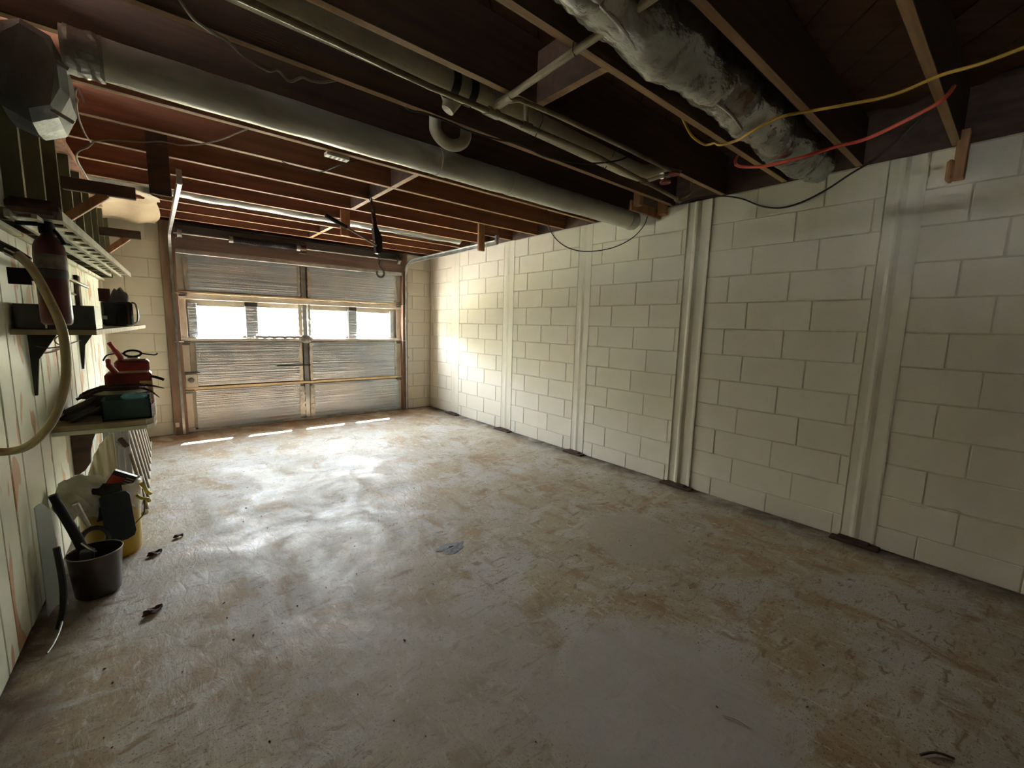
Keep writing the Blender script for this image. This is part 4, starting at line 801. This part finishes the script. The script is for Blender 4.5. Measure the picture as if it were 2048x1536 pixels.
MB().tube(smoothpath([(-3.47, 3.12, .34), (-3.468, 3.03, .24), (-3.50, 3.0, .20), (-3.53, 2.995, .17)], 4), .0025, 5).build('bail_wire', M_IRON, t)
MB().tube([(BX, BY, .02), (BX, BY, .25)], .11, 20).build('rubbish_fill', M_DKGREY, t)
t = thing('cardboard_box', 'black and red printed carton sticking up out of the bucket', 'carton', (-3.55, 3.12, .33))
Rk = roty(.55) @ rotz(-.1)
MB().box((-3.556, 3.10, .41), (.105, .035, .10), Rk, bev=.001).build('carton', M_BOOKB, t)
MB().box(Vector((-3.556, 3.10, .41))+Rk @ Vector((-.02, -.0185, -.012)), (.06, .002, .075), Rk).build('red_panel', M_BOOKR, t)
for k in range(4): MB().box(Vector((-3.556, 3.10, .41))+Rk @ Vector((.03, -.0185, .03-.014*k)), (.035, .001, .004), Rk).build('print_line', M_RAG, t)
b = MB(); b.grid(lambda u, v: Vector((-3.785+.15*u+.01*math.sin(v*9), 2.995-.045*math.sin(v*PI)*math.sin(u*PI)+.05*v*v+.012*math.sin(v*13+u*7)*math.sin(u*9), .29+.165*v+.02*math.sin(u*3)-.02*(1-v)*math.sin(u*11))), 22, 18, .022)
tag(b.build('grey_rag', M_RAG, smooth=True), 'grey cotton rag draped over the left side of the bucket', 'rag')
b = MB(); b.grid(lambda u, v: Vector((-3.655+.115*u+.012*math.sin(v*5), 2.985+.006*math.sin(u*7)+.055*max(0, v-.85)*6*.5, .25+.195*v-.025*v*u)), 10, 12, .012)
tag(b.build('charcoal_felt', M_FELT, smooth=True), 'charcoal felt cloth hanging over the front rim of the bucket', 'cloth')
b = MB(); pts = [(-3.625, .12), (-3.54, .13), (-3.513, .145), (-3.505, .17), (-3.518, .375), (-3.53, .395), (-3.545, .398), (-3.62, .39), (-3.635, .375)]
b.prism(pts, 2.955, 2.967, 1)
tag(b.build('mud_flap', M_PAD), 'slate grey rounded rubber flap leaning on the front of the bucket', 'rubber flap')
t = thing('cup_ring', 'dark coil ring leaning at the foot of the bucket left of the flap', 'ring', (-3.66, 2.93, .1))
MB().tube([(-3.665+.05*math.cos(a), 2.95, .175+.055*math.sin(a)) for a in [2*PI*k/18 for k in range(19)]], .012, 8, False).build('coil', M_DKGREY, t, smooth=True)
MB().tube([(-3.665, 2.95, .12), (-3.665, 2.95, .01)], .01, 8).build('stem', M_DKGREY, t)
# pail in front
t = thing('pail', 'low dark smoky plastic pail on the floor in front of the bucket', 'pail', (-3.645, 2.70, 0))
MB().lathe([(0, .004), (.075, .004), (.082, .012), (.097, .205), (.100, .212), (.096, .212), (.092, .20), (.077, .02), (0, .014)], (-3.645, 2.70, 0), 32).build('pail_body', M_PAIL, t, smooth=True)
MB().tube([(-3.645+.099*math.cos(a), 2.70+.099*math.sin(a), .212) for a in [2*PI*k/32 for k in range(33)]], .0022, 6, False).build('rim', M_ALU, t)
t = thing('hand_brush', 'black handled brush with a silver ferrule standing in the dark pail', 'brush', (-3.7, 2.70, .02))
MB().tube(smoothpath([(-3.758, 2.70, .512), (-3.742, 2.70, .45), (-3.722, 2.70, .38), (-3.70, 2.70, .30), (-3.685, 2.70, .235)], 3), [.016]*3+[.019]*6+[.02]*4, 12).build('handle', M_RUBBER, t, smooth=True)
MB().tube([(-3.692, 2.69, .275), (-3.66, 2.68, .235), (-3.635, 2.67, .215)], [.006, .009, .004], 8).build('ferrule', M_CHROME, t, smooth=True)
MB().box((-3.68, 2.70, .12), (.05, .05, .20), roty(.1), bev=.006).build('bristles', M_DKGREY, t)
tag(MB().tube([(-3.702, 2.80, .42), (-3.668, 2.80, .30)], [.014, .01], 8).build('white_stick', M_WHITE), 'short white stick leaning behind the black brush handle', 'stick')
b = MB(); b.grid(lambda u, v: Vector((-3.795+.035*u+.02*(1-v)*u, 2.56+.05*u, .02+.49*v-.05*u*v+.03*math.sin(u*3))), 5, 8, .006)
tag(b.build('plastic_sheet', M_PANELB, smooth=True), 'narrow pale blue plastic panel leaning on the planks left of the pail', 'sheet')
t = thing('long_tool', 'dark long tool with thin silver blade leaning at the foot of the planks', 'hand tool', (-3.74, 2.4, 0))
MB().tube(smoothpath([(-3.745, 2.56, .32), (-3.735, 2.53, .18), (-3.735, 2.48, .08), (-3.745, 2.42, .025)], 4), .012, 8).build('shaft', M_RUBBER, t, smooth=True)
MB().tube(smoothpath([(-3.735, 2.46, .055), (-3.74, 2.40, .03), (-3.752, 2.34, .012), (-3.765, 2.29, .006)], 4), .0042, 6).build('blade', M_CHROME, t, smooth=True)

# leaves and grit on the floor
def leaf(x, y, a, s, lab):
    b = MB(); b.grid(lambda u, v: Vector((x, y, 0))+rotz(a) @ Vector(((u-.5)*s, (v-.5)*s*.62*math.sin(PI*min(.98, max(.04, u)))*(1+.35*math.sin(u*19+v*4)), .003+.010*abs(v-.5)*2+.003*math.sin(u*9+v*5))), 14, 6, .0008)
    return tag(b.build('dry_leaf', M_LEAF), lab, 'leaf', 'dry leaves on the floor')
leaf(-3.44, 2.97, .5, .075, 'dry brown leaf on the floor right of the yellow bucket')
leaf(-3.45, 2.36, .6, .085, 'dry curled leaf on the floor in front of the dark pail')
leaf(-3.33, 3.13, .2, .05, 'tiny dry leaf scrap on the floor beyond the larger leaf by the bucket')
b = MB(); rd = random.Random(21)
for k in range(230):
    x, y = rd.uniform(-3.6, -.1), rd.uniform(.1, 5.4); s = rd.uniform(.0015, .004); a = rd.uniform(0, PI)
    b.box((x, y, s*.35), (s*rd.uniform(1, 3), s, s*.7), rotz(a))
g = b.build('floor_grit', M_GRIT); g['kind'] = 'stuff'; tag(g, 'scattered dark crumbs and grit over the concrete floor', 'grit')
tag(MB().tube(smoothpath([(-1.95, .52, .003), (-1.93, .48, .004), (-1.925, .44, .003)], 3), .002, 5).build('twig', M_WHITE), 'thin pale straw lying on the floor near the camera', 'straw')
tag(MB().tube(smoothpath([(-1.60, .06, .005), (-1.55, .03, .006), (-1.53, -.01, .005)], 3), .004, 5).build('twig', M_IRON), 'dark twig on the floor at the bottom right corner', 'twig')
